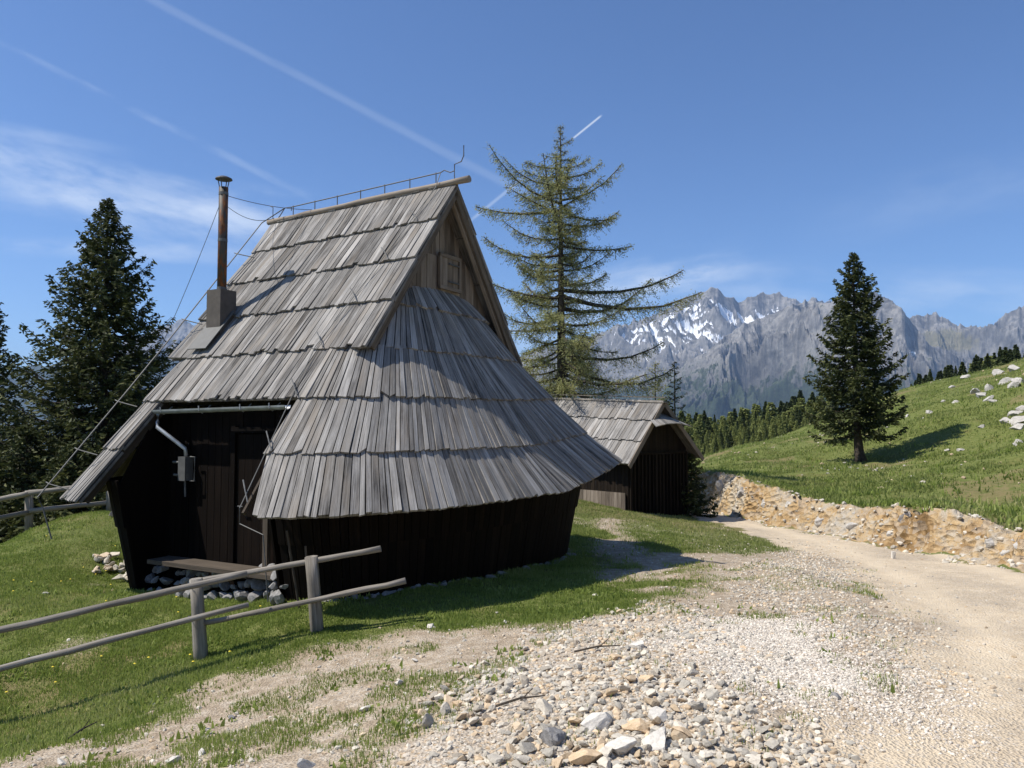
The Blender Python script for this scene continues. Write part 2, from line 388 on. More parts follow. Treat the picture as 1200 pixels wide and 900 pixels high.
p.inputs['Roughness'].default_value = .6; p.inputs['Metallic'].default_value = .25

def rockcolor(b, vec, rn, warm=.35):
    n1 = b.noise(vec, 3.0, 6, .65, .4); n2 = b.noise(vec, 14, 5, .7)
    f = b.m('ADD', b.m('MULTIPLY', n1, .6), b.m('MULTIPLY', n2, .4))
    g = b.ramp(f, [(.3, (.38, .35, .31)), (.5, (.60, .56, .49)), (.7, (.74, .70, .62))])
    o = b.ramp(f, [(.3, (.34, .24, .14)), (.5, (.58, .43, .27)), (.7, (.70, .56, .40))])
    k = b.ramp(f, [(.3, (.13, .125, .12)), (.5, (.24, .23, .22)), (.7, (.38, .37, .35))])
    return b, g, o, k, f
mw, b, p = newmat('white_gravel'); M['white'] = mw
c = b.ramp(attr(b, 'rnd'), [(0, (.36, .31, .25)), (.4, (.55, .49, .41)), (1, (.72, .66, .565))]); b.l(c, p.inputs['Base Color']); p.inputs['Roughness'].default_value = .9
m, b, p = newmat('limestone'); M['stone'] = m            # stones: colour kind by object random / rnd attribute
oi = b.n('ShaderNodeObjectInfo'); tcn = b.n('ShaderNodeTexCoord')
rn = b.m('FRACT', b.m('ADD', oi.outputs['Random'], attr(b, 'rnd')))
add = b.n('ShaderNodeVectorMath', operation='ADD'); b.l(tcn.outputs['Object'], add.inputs[0]); b.l(b.comb(b.m('MULTIPLY', rn, 50.0), b.m('MULTIPLY', rn, 23.0)), add.inputs[1])
b, g, o, k, f = rockcolor(b, add.outputs[0], rn)
w1 = b.ss(rn, .62, .85); w2 = b.m('SUBTRACT', 1.0, b.ss(rn, .12, .2))
c = b.mix(b.m('MULTIPLY', w1, .75), g, o); c = b.mix(b.m('MULTIPLY', w2, .35), c, k)
c = b.mix(1.0, c, b.ramp(b.m('FRACT', b.m('MULTIPLY', rn, 7.3)), [(0, (.60, .59, .56)), (1, (1.06, 1.02, .95))]), 'MULTIPLY')
b.l(c, p.inputs['Base Color']); p.inputs['Roughness'].default_value = .9
bump(b, p, f, .5, .02)
def stone_solid(name, kind):
    m, b, p = newmat(name); tcn = b.n('ShaderNodeTexCoord')
    b, g, o, k, f = rockcolor(b, tcn.outputs['Object'], None)
    b.l({'grey': g, 'orange': o, 'dark': k, 'out': b.mix(.5, g, k)}[kind], p.inputs['Base Color']); p.inputs['Roughness'].default_value = .9; bump(b, p, f, .5, .02); return m
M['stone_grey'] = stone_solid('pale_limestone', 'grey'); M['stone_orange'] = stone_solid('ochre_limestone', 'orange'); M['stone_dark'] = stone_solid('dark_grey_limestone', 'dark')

def leafmat(name, c1, c2, c3, trans=.25):
    m, b, p = newmat(name); rn = attr(b, 'rnd')
    c = b.ramp(rn, [(0, c1), (.5, c2), (1, c3)])
    b.l(c, p.inputs['Base Color']); p.inputs['Roughness'].default_value = .65; p.inputs['Specular IOR Level'].default_value = .2
    if trans:
        t = b.n('ShaderNodeBsdfTranslucent'); b.l(c, t.inputs[0]); x = b.n('ShaderNodeMixShader'); x.inputs[0].default_value = trans
        o = [n for n in b.nt.nodes if n.type == 'OUTPUT_MATERIAL'][0]
        b.l(p.outputs[0], x.inputs[1]); b.l(t.outputs[0], x.inputs[2]); b.l(x.outputs[0], o.inputs[0])
    return m
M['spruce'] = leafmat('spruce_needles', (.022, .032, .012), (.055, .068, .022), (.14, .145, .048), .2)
M['larch'] = leafmat('larch_needles', (.19, .20, .075), (.29, .30, .12), (.42, .41, .19), .5)
M['grass'] = leafmat('grass_blades', (.17, .225, .045), (.28, .345, .085), (.44, .43, .19), .45)
M['hillgrass'] = leafmat('pasture_blades', (.16, .20, .05), (.26, .30, .09), (.42, .39, .18), .4)
M['farspruce'] = leafmat('far_spruce', (.03, .045, .018), (.055, .075, .026), (.10, .12, .04), .1)
M['farlarch'] = leafmat('far_larch', (.14, .165, .05), (.22, .25, .075), (.30, .32, .11), .3)
m, b, p = newmat('bark'); M['bark'] = m
n = b.noise(b.n('ShaderNodeTexCoord').outputs['Object'], 9, 5, .7)
b.l(b.ramp(n, [(.3, (.03, .024, .018)), (.6, (.085, .068, .052)), (.8, (.15, .13, .105))]), p.inputs['Base Color']); p.inputs['Roughness'].default_value = .9; bump(b, p, n, .8, .03)
M['yellow'] = leafmat('dandelion', (.6, .45, .03), (.7, .55, .05), (.8, .7, .1), 0)

# ground material
m, b, p = newmat('ground'); M['ground'] = m
geo = b.n('ShaderNodeNewGeometry'); P_ = geo.outputs['Position']
a = {k: attr(b, 'm_'+k) for k in ('bare', 'road', 'rub', 'wht', 'mnd', 'bank', 'grass', 'dry', 'trk')}
nf = b.noise(P_, 45, 5, .65); nm = b.noise(P_, 7, 5, .6); nl = b.noise(P_, 1.1, 5, .6); nvf = b.noise(P_, 160, 3, .6)
grassc = b.ramp(b.m('ADD', b.m('MULTIPLY', nf, .5), b.m('MULTIPLY', nm, .5)), [(.3, (.06, .08, .02)), (.5, (.13, .155, .042)), (.7, (.24, .225, .095))])
grassc = b.mix(b.m('MULTIPLY', b.ss(nl, .5, .72), .5), grassc, (.15, .13, .05))
grassc = b.mix(b.m('MULTIPLY', b.ss(b.m('ADD', a['dry'], b.m('MULTIPLY', b.m('SUBTRACT', nm, .5), .9)), .35, .7), .75), grassc, (.21, .165, .085))
drt = b.ramp(b.m('ADD', b.m('MULTIPLY', nf, .55), b.m('MULTIPLY', nm, .45)), [(.3, (.21, .16, .11)), (.5, (.36, .29, .21)), (.7, (.47, .40, .31))])
drt = b.mix(b.m('MULTIPLY', b.ss(nl, .45, .7), .5), drt, (.29, .22, .145))
vor = b.n('ShaderNodeTexVoronoi'); b.l(P_, vor.inputs['Vector']); vor.inputs['Scale'].default_value = 55; vor.inputs['Randomness'].default_value = 1
vs = b.n('ShaderNodeSeparateColor'); b.l(vor.outputs['Color'], vs.inputs[0])
grv = b.ramp(vs.outputs[0], [(0, (.27, .22, .165)), (.35, (.44, .38, .30)), (.7, (.55, .48, .39)), (.9, (.46, .34, .21)), (1, (.62, .57, .49))])
vor2 = b.n('ShaderNodeTexVoronoi'); b.l(P_, vor2.inputs['Vector']); vor2.inputs['Scale'].default_value = 95
vs2 = b.n('ShaderNodeSeparateColor'); b.l(vor2.outputs['Color'], vs2.inputs[0])
whg = b.ramp(vs2.outputs[0], [(0, (.42, .37, .31)), (.4, (.58, .53, .45)), (1, (.70, .65, .56))])
rdc = b.ramp(b.m('ADD', b.m('MULTIPLY', nvf, .45), b.m('MULTIPLY', nm, .55)), [(.3, (.44, .34, .225)), (.5, (.60, .49, .345)), (.7, (.68, .585, .44))])
rdc = b.mix(b.m('MULTIPLY', b.ss(nl, .42, .7), .45), rdc, (.44, .36, .26))
rdc = b.mix(b.m('MULTIPLY', b.m('SUBTRACT', 1.0, a['trk']), b.ss(b.m('ADD', nf, b.m('MULTIPLY', nl, .5)), .62, .95)), rdc, b.mix(.4, grv, (.30, .24, .17)))
rdc = b.mix(b.m('MULTIPLY', a['trk'], .35), rdc, (.62, .52, .38))
rdc = b.mix(b.m('MULTIPLY', b.ss(vs.outputs[0], .86, .95), .35), rdc, (.55, .53, .49))
vor3 = b.n('ShaderNodeTexVoronoi'); mp3 = b.n('ShaderNodeMapping'); b.l(P_, mp3.inputs[0]); mp3.inputs['Scale'].default_value = (1, 1, 1.6); b.l(mp3.outputs[0], vor3.inputs['Vector']); vor3.inputs['Scale'].default_value = 6.5
vs3 = b.n('ShaderNodeSeparateColor'); b.l(vor3.outputs['Color'], vs3.inputs[0])
bkn = b.noise(P_, .8, 5, .65, .6)
bkc = b.ramp(b.m('ADD', b.m('MULTIPLY', bkn, .65), b.m('MULTIPLY', nm, .35)), [(.36, (.17, .105, .045)), (.44, (.34, .22, .105)), (.51, (.47, .335, .18)), (.57, (.46, .38, .27)), (.68, (.40, .38, .34))])
bkc = b.mix(b.m('MULTIPLY', b.ss(vs3.outputs[0], .6, .8), .35), bkc, (.46, .42, .36))
c = b.mix(b.m('MULTIPLY', b.ss(b.m('ADD', a['bare'], b.m('MULTIPLY', b.m('SUBTRACT', nf, .5), 1.1)), .35, .65), 1.0), grassc, drt)
c = b.mix(b.m('MULTIPLY', b.ss(b.m('ADD', b.m('MULTIPLY', a['bare'], .55), b.m('MULTIPLY', b.m('SUBTRACT', nm, .5), 1.3)), .4, .7), .7), c, grv)
c = b.mix(b.ss(b.m('ADD', a['rub'], b.m('MULTIPLY', b.m('SUBTRACT', nm, .5), .8)), .35, .65), c, grv)
c = b.mix(b.m('MULTIPLY', b.ss(b.m('ADD', a['mnd'], b.m('MULTIPLY', b.m('SUBTRACT', nm, .5), .8)), .35, .65), .8), c, b.mix(.45, grv, (.28, .22, .15)))
c = b.mix(b.ss(b.m('ADD', a['road'], b.m('MULTIPLY', b.m('SUBTRACT', nm, .5), .5)), .3, .7), c, rdc)
c = b.mix(b.m('MULTIPLY', b.ss(b.m('ADD', a['wht'], b.m('MULTIPLY', b.m('SUBTRACT', nm, .5), .9)), .3, .8), .9), c, whg)
c = b.mix(b.ss(b.m('ADD', a['bank'], b.m('MULTIPLY', b.m('SUBTRACT', nm, .5), .7)), .35, .6), c, bkc)
b.l(c, p.inputs['Base Color']); p.inputs['Roughness'].default_value = .95; p.inputs['Specular IOR Level'].default_value = .1
hh = b.m('ADD', b.m('MULTIPLY', nf, .6), b.m('MULTIPLY', vor.outputs['Distance'], .9))
hh = b.m('ADD', hh, b.m('MULTIPLY', b.m('MULTIPLY', a['bank'], b.m('ADD', nm, b.m('MULTIPLY', vor3.outputs['Distance'], 1.3))), 7.0))
bump(b, p, hh, .8, .02)

# ------------------------------------------------------------------ ground sheet
azf = np.concatenate([np.arange(-44, 44.01, .17), np.arange(46, 316, 3.0)])      # degrees from +Y, clockwise
rr = np.concatenate([[.4, .8, 1.2, 1.6, 2.0, 2.4], np.exp(np.arange(math.log(2.8), math.log(60), .0085)), np.exp(np.linspace(math.log(60), math.log(4200), 110))[1:]])
A_, R_ = np.meshgrid(np.radians(azf), rr); gx = (R_*np.sin(A_)).ravel(); gy = (R_*np.cos(A_)).ravel()
gzv = ground(gx, gy); na = len(azf); nr = len(rr)
ii, jj = np.meshgrid(np.arange(nr-1), np.arange(na), indexing='ij'); j2 = (jj+1) % na
Fq = np.stack([ii*na+jj, (ii+1)*na+jj, (ii+1)*na+j2, ii*na+j2], -1).reshape(-1, 4)[:, ::-1]
mk = masks(gx, gy)
V = np.stack([gx, gy, gzv], -1)
cc = len(V); V = np.vstack([V, [[0, 0, gz(0, 0)]]])
att = {'m_'+k: np.append(v, v[0]) for k, v in mk.items()}
Fc = np.stack([np.full(na, cc), np.full(na, cc), np.arange(na), (np.arange(na)+1) % na], -1)
me = npmesh('ground', V, Fq, M['ground'], att, smooth=True)
link('ground', me, kind='structure')

# ------------------------------------------------------------------ mountains
m, b, p = newmat('mountain_rock'); M['mountain'] = m
geo = b.n('ShaderNodeNewGeometry'); P_ = geo.outputs['Position']
sn = attr(b, 'snow'); fo = attr(b, 'forest'); gr = attr(b, 'meadow')
n1 = b.noise(P_, .0035, 8, .68, .4); n2 = b.noise(P_, .018, 6, .7)
mpz = b.n('ShaderNodeMapping'); b.l(P_, mpz.inputs[0]); mpz.inputs['Scale'].default_value = (1, 1, .35)
n3 = b.noise(mpz.outputs[0], .03, 5, .7)
f = b.m('ADD', b.m('MULTIPLY', n1, .45), b.m('ADD', b.m('MULTIPLY', n2, .2), b.m('MULTIPLY', n3, .35)))
rc = b.ramp(f, [(.38, (.06, .06, .06)), (.48, (.15, .146, .138)), (.60, (.34, .325, .30))])
fc = b.ramp(b.noise(P_, .045, 4, .7), [(.35, (.012, .022, .012)), (.6, (.03, .05, .02)), (.75, (.07, .09, .035))])
mc = b.ramp(n2, [(.3, (.10, .10, .045)), (.7, (.22, .19, .10))])
nn = b.m('MULTIPLY', b.m('SUBTRACT', f, .5), 3.2)
c = b.mix(b.m('MULTIPLY', b.ss(b.m('ADD', gr, nn), .35, .75), .75), rc, mc)
c = b.mix(b.m('MULTIPLY', b.ss(b.m('ADD', fo, b.m('MULTIPLY', nn, 1.7)), .35, .7), .9), c, fc)
c = b.mix(b.ss(b.m('ADD', sn, b.m('MULTIPLY', b.m('SUBTRACT', f, .5), 1.6)), .42, .52), c, (.86, .88, .90))
b.l(c, p.inputs['Base Color']); p.inputs['Roughness'].default_value = .95; p.inputs['Specular IOR Level'].default_value = .1
bump(b, p, f, 1.0, 22)
def blur(a, n):
    for ax in (0, 1):
        k = np.ones(n)/n; a = np.apply_along_axis(lambda v: np.convolve(np.pad(v, n//2, 'edge'), k, 'valid')[:len(v)], ax, a)
    return a
def mountains(name, sk, R0, Rn, zb, seed, snow=0.0, forest_v=430, rib=1.0, az_n=1000, r_n=260, meadow=0, jag=1.0, label=None):
    us = [s[0] for s in sk]; vs = [s[1] for s in sk]
    u = np.linspace(us[0], us[-1], az_n); tz = np.array([uvdir(a, b_)[1] for a, b_ in zip(u, np.interp(u, us, vs))]); tx = np.array([uvdir(a, 450)[0] for a in u])
    tz = tz+((ridged(u/14., u*0+seed, 5, seed, .55)-.45)*.0085+(fbm(u/5., u*0, 3, seed+4)-.5)*.003)*jag
    # the crest is at R0; t runs 0 (crest) .. 1 (foot), negative behind the crest
    t = np.linspace(-.14, 1, r_n)[:, None]; D = R0+(Rn-R0)*t+0*tx[None]
    D = D+(fbm(u/60., u*0, 3, seed+9)-.5)[None]*R0*.12*(1-np.clip(np.abs(t), 0, 1))
    x = tx[None]*D; y = D
    Rc = R0+(fbm(u/60., u*0, 3, seed+9)-.5)*R0*.12
    jg = tz-np.array([uvdir(a, b_)[1] for a, b_ in zip(u, np.interp(u, us, vs))]); zc = ((tz-jg)*Rc)[None]; zj = (jg*Rc)[None]
    tt = np.clip(t, 0, 1)
    prof = (1-tt)**1.25*(1-.12*np.sin(tt*PI)); back = np.clip(-t, 0, 1)
    z = zb+(zc-zb)*prof-back*zc*2.2+zj*np.exp(-np.abs(t)/.05)
    wx = x+(fbm(x/700, y/700, 3, seed+2)-.5)*650
    wy = y+(fbm(x/500+9, y/500, 3, seed+6)-.5)*500; rb = ridged(wx/(R0*.10)+wy/(R0*.25), wy/(R0*.17)-wx/(R0*.4), 6, seed+5, .55)
    rb2 = ridged(wx/(R0*.034)+wy/(R0*.06), wy/(R0*.05), 5, seed+15, .6)
    env = np.sin(np.clip(tt*1.15+.02, 0, 1)*PI)**.6*sstep(0, .10, tt)
    amp = (zc-zb)*.34*rib
    z = z+env*amp*1.7*(rb-.42)+(env*.9+.06)*(zc-zb)*.15*rib*(rb2-.45)+(ridged(x/(R0*.011), y/(R0*.014), 4, seed+25, .6)-.45)*(zc-zb)*.03*rib*sstep(0, .05, tt)
    c1 = blur(z, 9)-z; c2_ = blur(blur(z, 35), 25)-z; conc = c1/(np.std(c1)+1e-6)*.55+c2_/(np.std(c2_)+1e-6)*.75
    el = z/y; 
    vrow = HV-el*F
    az = 600+tx[None]*F+0*z
    return x, y, z, conc, vrow, az
def emit_mtn(name, x, y, z, sn, fo, me_):
    r_n, az_n = z.shape
    i, j = np.meshgrid(np.arange(r_n-1), np.arange(az_n-1), indexing='ij')
    Fq = np.stack([i*az_n+j, i*az_n+j+1, (i+1)*az_n+j+1, (i+1)*az_n+j], -1).reshape(-1, 4)[:, ::-1]
    me = npmesh(name, np.stack([x.ravel(), y.ravel(), z.ravel()], -1), Fq, M['mountain'], dict(snow=sn.ravel(), forest=fo.ravel(), meadow=me_.ravel()), smooth=True)
    link(name, me, kind='structure')
# far snowy range
skA = [(430, 470), (520, 440), (580, 425), (640, 405), (700, 392), (740, 380), (770, 368), (795, 352), (815, 346), (838, 337), (852, 345), (866, 352), (880, 350), (896, 344), (915, 344), (932, 348), (945, 356), (955, 348), (970, 352), (1000, 356), (1100, 380)]
x, y, z, cn, vr, uu = mountains('mountain_range', skA, 7600, 5200, -400, 3, rib=.9)
sn = sstep(-.5, .8, cn)*sstep(460, 400, vr)*(.35+.65*sstep(405, 375, vr))*(.6+.5*(sstep(690, 770, uu)*(1-sstep(940, 990, uu))))+.9*np.exp(-(((uu-905)/28)**2+((vr-352)/9)**2))*sstep(-1.2, .4, cn)
fo = sstep(430, 480, vr)
emit_mtn('mountain_range', x, y, z, sn*1.6, fo, z*0)
# near massif
skB = [(640, 520), (700, 495), (740, 470), (775, 447), (805, 425), (835, 408), (860, 388), (885, 375), (915, 362), (948, 352), (975, 352), (1003, 343), (1030, 344), (1048, 352), (1062, 366), (1076, 386), (1090, 402), (1110, 412), (1140, 425), (1180, 440), (1260, 460)]
x, y, z, cn, vr, uu = mountains('mountain_massif', skB, 5200, 3300, -420, 12, rib=1.15)
fo = sstep(395, 485, vr)*.95
sn = sstep(1.3, 2.4, cn)*.6*sstep(410, 372, vr)+.55*np.exp(-(((uu-1070)/9)**2+((vr-415)/9)**2))
emit_mtn('mountain_massif', x, y, z, sn, fo, sstep(410, 370, vr)*.25)
# right range
skC = [(980, 420), (1040, 385), (1066, 374), (1082, 368), (1096, 365), (1110, 371), (1124, 381), (1145, 382), (1162, 382), (1178, 371), (1192, 362), (1204, 356), (1240, 348), (1300, 352)]
x, y, z, cn, vr, uu = mountains('mountain_ridge', skC, 6400, 4300, -420, 27, rib=.95)
md = np.exp(-(((uu-1115)/45)**2+((vr-400)/16)**2))
emit_mtn('mountain_ridge', x, y, z, sstep(1.4, 2.4, cn)*.55*sstep(450, 390, vr), sstep(405, 450, vr), md*.9)
# far left range seen between the spruces
skD = [(-140, 430), (-60, 420), (0, 436), (30, 430), (70, 425), (120, 410), (170, 392), (200, 378), (212, 374), (226, 382), (250, 396), (300, 410), (380, 430), (470, 450)]
x, y, z, cn, vr, uu = mountains('mountain_skyline', skD, 7800, 5200, -400, 44, rib=.9, az_n=420)
emit_mtn('mountain_skyline', x, y, z, sstep(1.2, 2.4, cn)*.5*sstep(440, 390, vr), sstep(400, 440, vr), z*0)

# ------------------------------------------------------------------ main hut
random.seed(5)
A2 = Vector((.876, -.482)); P0 = Vector((-.75, 10.5)); ZB = -1.9
hut_rz = math.atan2(A2.y, A2.x)
hut = empty('alpine_hut', (P0.x, P0.y, ZB), hut_rz, label='large dark walled hut under a steep grey shingled roof rounded at its end', cat='hut')
def part(mb, name, mat, parent=None, **k):
    o = mb.build(name, M[mat] if isinstance(mat, str) else mat, parent or hut, (0, 0, -ZB) if parent is None else (0, 0, 0), **k)
    return o
def hutw(s, w_, z): return Vector((P0.x+A2.x*s+A2.y*w_, P0.y+A2.y*s-A2.x*w_, z))    # world
ZR = 3.27; SL = 1.279; ZE = -.95; ZA = 1.83; PE = 2.5
def Wz(z): return (ZR-z)/SL
S0N, S0F = -.6, -2.95
def Bz(z): return float(np.interp(z, [-.95, -.35, .26, .86, 1.46, 1.83], [1.60, 1.18, .77, .34, -.03, -.30]))+.6
def cap(W, Bn, k, phi):                  # rounded end; k 0..1 from the top to the eave: squarer and slightly skewed lower down
    c, s_ = abs(math.cos(phi)), math.sin(phi); pe = 2.5+k*.7
    q = c**(2/pe); w_ = W*math.copysign(abs(s_)**(2/pe), s_)
    return q*Bn-(.09 if w_ > 0 else .05)*k*w_*min(1, q*1.3), w_
def L3(s, w_, z):                       # hut-local point; w towards the camera side, slightly lower at the far end
    return Vector((s, -w_, z+.035*min(0, s)*max(0., (z-.3)/3)+max(0., s)/1.6*(.07+.13*max(0., -w_))*min(1, max(0., (1.5-z)/2.4))))
def sec(z, phi, end, dW=0.0, inset=0.0):
    if end > 0:
        q, w_ = cap(Wz(z)-dW-inset, Bz(z)-inset, min(1, max(0, (ZA-z)/2.78)), phi); return S0N+q, w_
    c, s_ = abs(math.cos(phi)), math.sin(phi)
    q = c**(2/PE)*(1.4*(ZA-z)/2.78+.3-inset); w_ = (Wz(z)-dW-inset)*math.copysign(abs(s_)**(2/PE), s_)
    return S0F-q, w_
roof = MB()
def wornends(): 
    return random.uniform(-.010, .016)+(random.random() < .07)*random.uniform(-.06, -.02)
def plane_course(zt, zb, s1, s2, sd, ob=.046, wmin=.05, wmax=.115, mb=None, ext=.09, s1b=None, s2b=None):
    mb = mb or roof; s = s1; s1b = s1 if s1b is None else s1b; s2b = s2 if s2b is None else s2b
    while s < s2-.01:
        wd = random.uniform(wmin, wmax); e = min(s+wd, s2)
        if s2-e < .04: e = s2
        fb = lambda q: s1b+(q-s1)/(s2-s1)*(s2b-s1b)
        zT = min(zt+ext*.8, ZR+.02); g = .005
        j1 = wornends(); j2 = j1+random.uniform(-.012, .012)
        zt_ = zT+random.uniform(-.02, .02)
        P = [L3(s+g, sd*Wz(zt_), zt_), L3(e-g, sd*Wz(zt_), zt_), L3(fb(s)+g, sd*Wz(zb-j1), zb-j1), L3(fb(e)-g, sd*Wz(zb-j2), zb-j2)]
        mb.flip = sd < 0
        mb.plank(*P, .012, ob+random.uniform(-.007, .012), random.uniform(.024, .034))
        s = e
    mb.flip = False
    # closed boarding underneath
    mb.flip = sd < 0
    mb.plank(L3(s1, sd*Wz(zt), zt), L3(s2, sd*Wz(zt), zt), L3(s1b, sd*Wz(zb+.02), zb+.02), L3(s2b, sd*Wz(zb+.02), zb+.02), -.012, -.004, .03, .1)
    mb.flip = False
def arc_course(zt, zb, end, p1t=PI/2, p2t=-PI/2, p1b=PI/2, p2b=-PI/2, dW=0.0, ob=.046, clip=None):
    N = 900; ph = [p1b+(p2b-p1b)*i/N for i in range(N+1)]
    pts = [sec(zb, a_, end, dW) for a_ in ph]; L = [0]
    for i in range(N): L.append(L[-1]+math.hypot(pts[i+1][0]-pts[i][0], pts[i+1][1]-pts[i][1]))
    cur = 0
    def T(l): return float(np.interp(l, L, np.arange(N+1)/N))
    zt2 = min(zt+.05, ZA-.005)
    while cur < L[-1]-.01:
        nx = min(cur+random.uniform(.05, .11), L[-1])
        if L[-1]-nx < .04: nx = L[-1]
        ta, tb_ = T(cur), T(nx); cur2 = nx
        def pnt(t, top, j=0):
            zz = zt2 if top else zb-j; ph_ = (p1t+(p2t-p1t)*t) if top else (p1b+(p2b-p1b)*t)
            s_, w_ = sec(zz, ph_, end, dW); return s_, w_, zz
        q = [pnt(ta, 1), pnt(tb_, 1), pnt(ta, 0, wornends()), pnt(tb_, 0, wornends())]
        if clip and any((c_[0] < clip if end > 0 else c_[0] > clip) for c_ in q[2:]): cur = cur2; continue
        P = [L3(*c_) for c_ in q]
        sh = (P[1]-P[0]); sh2 = (P[3]-P[2])
        if sh2.length > 1e-4:
            gshr = min(.0055/sh2.length, .1); P[2] = P[2]+sh2*gshr; P[3] = P[3]-sh2*gshr; P[0] = P[0]+sh*gshr; P[1] = P[1]-sh*gshr
        roof.flip = end < 0
        roof.plank(P[0], P[1], P[2], P[3], .012+random.uniform(0, .012), ob+random.uniform(-.007, .012), random.uniform(.024, .034))
        cur = cur2
    K = 40
    for i in range(K):
        ta, tb_ = i/K, (i+1)/K
        def pn(t, top):
            zz = zt if top else zb+.02; ph_ = (p1t+(p2t-p1t)*t) if top else (p1b+(p2b-p1b)*t)
            return L3(*sec(min(zz, ZA-.01), ph_, end, dW), zz)
        q = [pn(ta, 1), pn(tb_, 1), pn(ta, 0), pn(tb_, 0)]
        if clip and any((c_.x < clip-.25 if end > 0 else c_.x > clip+.25) for c_ in q[2:]): continue
        roof.plank(*q, -.014, -.006, .03, .1)
    roof.flip = False
LV = [3.27, 2.667, 2.064, 1.461, .858, .255, -.348, -.95]
VN, VF = 0.0, -3.42
for k in range(4):
    for sd in (1, -1):
        plane_course(LV[k], LV[k+1], VF+(-.12 if k == 0 else 0)*1.0, VN, sd, wmax=.115 if sd > 0 else .2, s1b=VF)
for end, cl in ((1, -.33), (-1, -3.15)):
    arc_course(ZA-.01, LV[3], end, dW=.07, clip=cl)
    arc_course(LV[3], LV[4], end, dW=.07, clip=cl)
# courses below the verge
for sd in (1, -1): plane_course(LV[4], LV[5], S0F, S0N, sd)
arc_course(LV[4], LV[5], 1); arc_course(LV[4], LV[5], -1)
arc_course(LV[5], LV[6], 1, p1t=PI/2, p1b=PI/2); arc_course(LV[6], LV[7], 1, p1t=PI/2, p1b=1.50)
arc_course(LV[5], LV[6], -1, p1b=1.535); arc_course(LV[6], LV[7], -1, p1t=1.535, p1b=1.50)
plane_course(LV[5], LV[6], S0F, S0N, -1, wmin=.12, wmax=.2); plane_course(LV[6], LV[7], S0F, S0N, -1, wmin=.12, wmax=.2)
roof_o = part(roof, 'roof', 'shingle', label='steep roof of long weathered grey shingles in stepped courses')
# edge boards along the cut of the front slope
for (sa, sb, tk, hh_, mt_) in ((S0N+.03, S0N+.13, 1, .05, 'under'), (S0F-.05, S0F-.26, -1, .13, 'under')):
    z1, z2 = LV[5]+.0, LV[7]; eb = MB()
    eb.beam(L3(sa, Wz(z1)-.04-hh_*.6, z1), L3(sb, Wz(z2)-.04-hh_*.6, z2+.02), .03, hh_, up=(0, -.61, .79))
    part(eb, 'edge_board', mt_)
# barge boards
for end, s_ in ((1, VN-.035), (-1, VF+.035)):
    for sd in (1, -1):
        bb = MB(); z2 = LV[4]+.05
        bb.beam(L3(s_, 0, ZR-.09), L3(s_, sd*(Wz(z2)-.07), z2-.03), .03, .13, up=(0, -sd*.788, .615))
        bb.beam(L3(s_-.06*end, 0, ZR-.16), L3(s_-.06*end, sd*(Wz(z2)-.13), z2-.04), .05, .08, up=(0, -sd*.788, .615))
        part(bb, 'barge_board', 'board')
# ridge log
rl = MB(); pts = [L3(VF-.18+(VN+.2-VF+.18)*i/14, random.uniform(-.012, .012), ZR+.05+random.uniform(-.006, .006)) for i in range(15)]
rl.tube(pts, [.045+random.uniform(-.005, .006) for _ in pts], 9, jit=.05)
part(rl, 'ridge_log', 'board', smooth=True)
# gable boarding
for end, sg in ((1, -.3), (-1, -3.12)):
    gb = MB(); w_ = -1.9
    while w_ < 1.9:
        wd = random.uniform(.085, .15); e = w_+wd
        for (za, zb_, off) in ((2.27, 3.2, 0), (.75, 2.3, .018)):
            top = lambda q: min(zb_, ZR-.09-SL*abs(q))
            if max(top(w_), top(e)) > za+.01:
                s_ = sg+end*(off+random.uniform(0, .008))
                if za > 2 and abs(w_) > .8: continue
                P = [L3(s_, e-.004, max(top(e), za)), L3(s_, w_+.004, max(top(w_), za)), L3(s_, e-.004, za), L3(s_, w_+.004, za)]
                gb.flip = end > 0
                gb.plank(*[P[i] for i in ((1, 0, 3, 2))], 0, 0, .02)
        w_ = e
    gbo = part(gb, 'gable_wall', 'board', label='gable of upright brown boards')
    if end > 0:
        sh = MB(); sx = sg+.05
        for i in range(3): sh.box(L3(sx, .0-.13*i-.06, 2.10), (.022, .125, .40))
        sho = part(sh, 'gable_shutter', 'board', label='small closed wooden shutter in the gable')
        fr = MB()
        for wq in (.055, -.435): fr.box(L3(sx+.008, wq, 2.10), (.035, .05, .50))
        for zq in (1.875, 2.325): fr.box(L3(sx+.010, -.19, zq), (.035, .54, .05))
        o = fr.build('shutter_frame', M['board'], sho)
        for zq in (1.97, 2.22):
            hg = MB(); hg.box(L3(sx+.03, -.26, zq), (.012, .26, .022)); hg.build('hinge', M['wire'], sho)
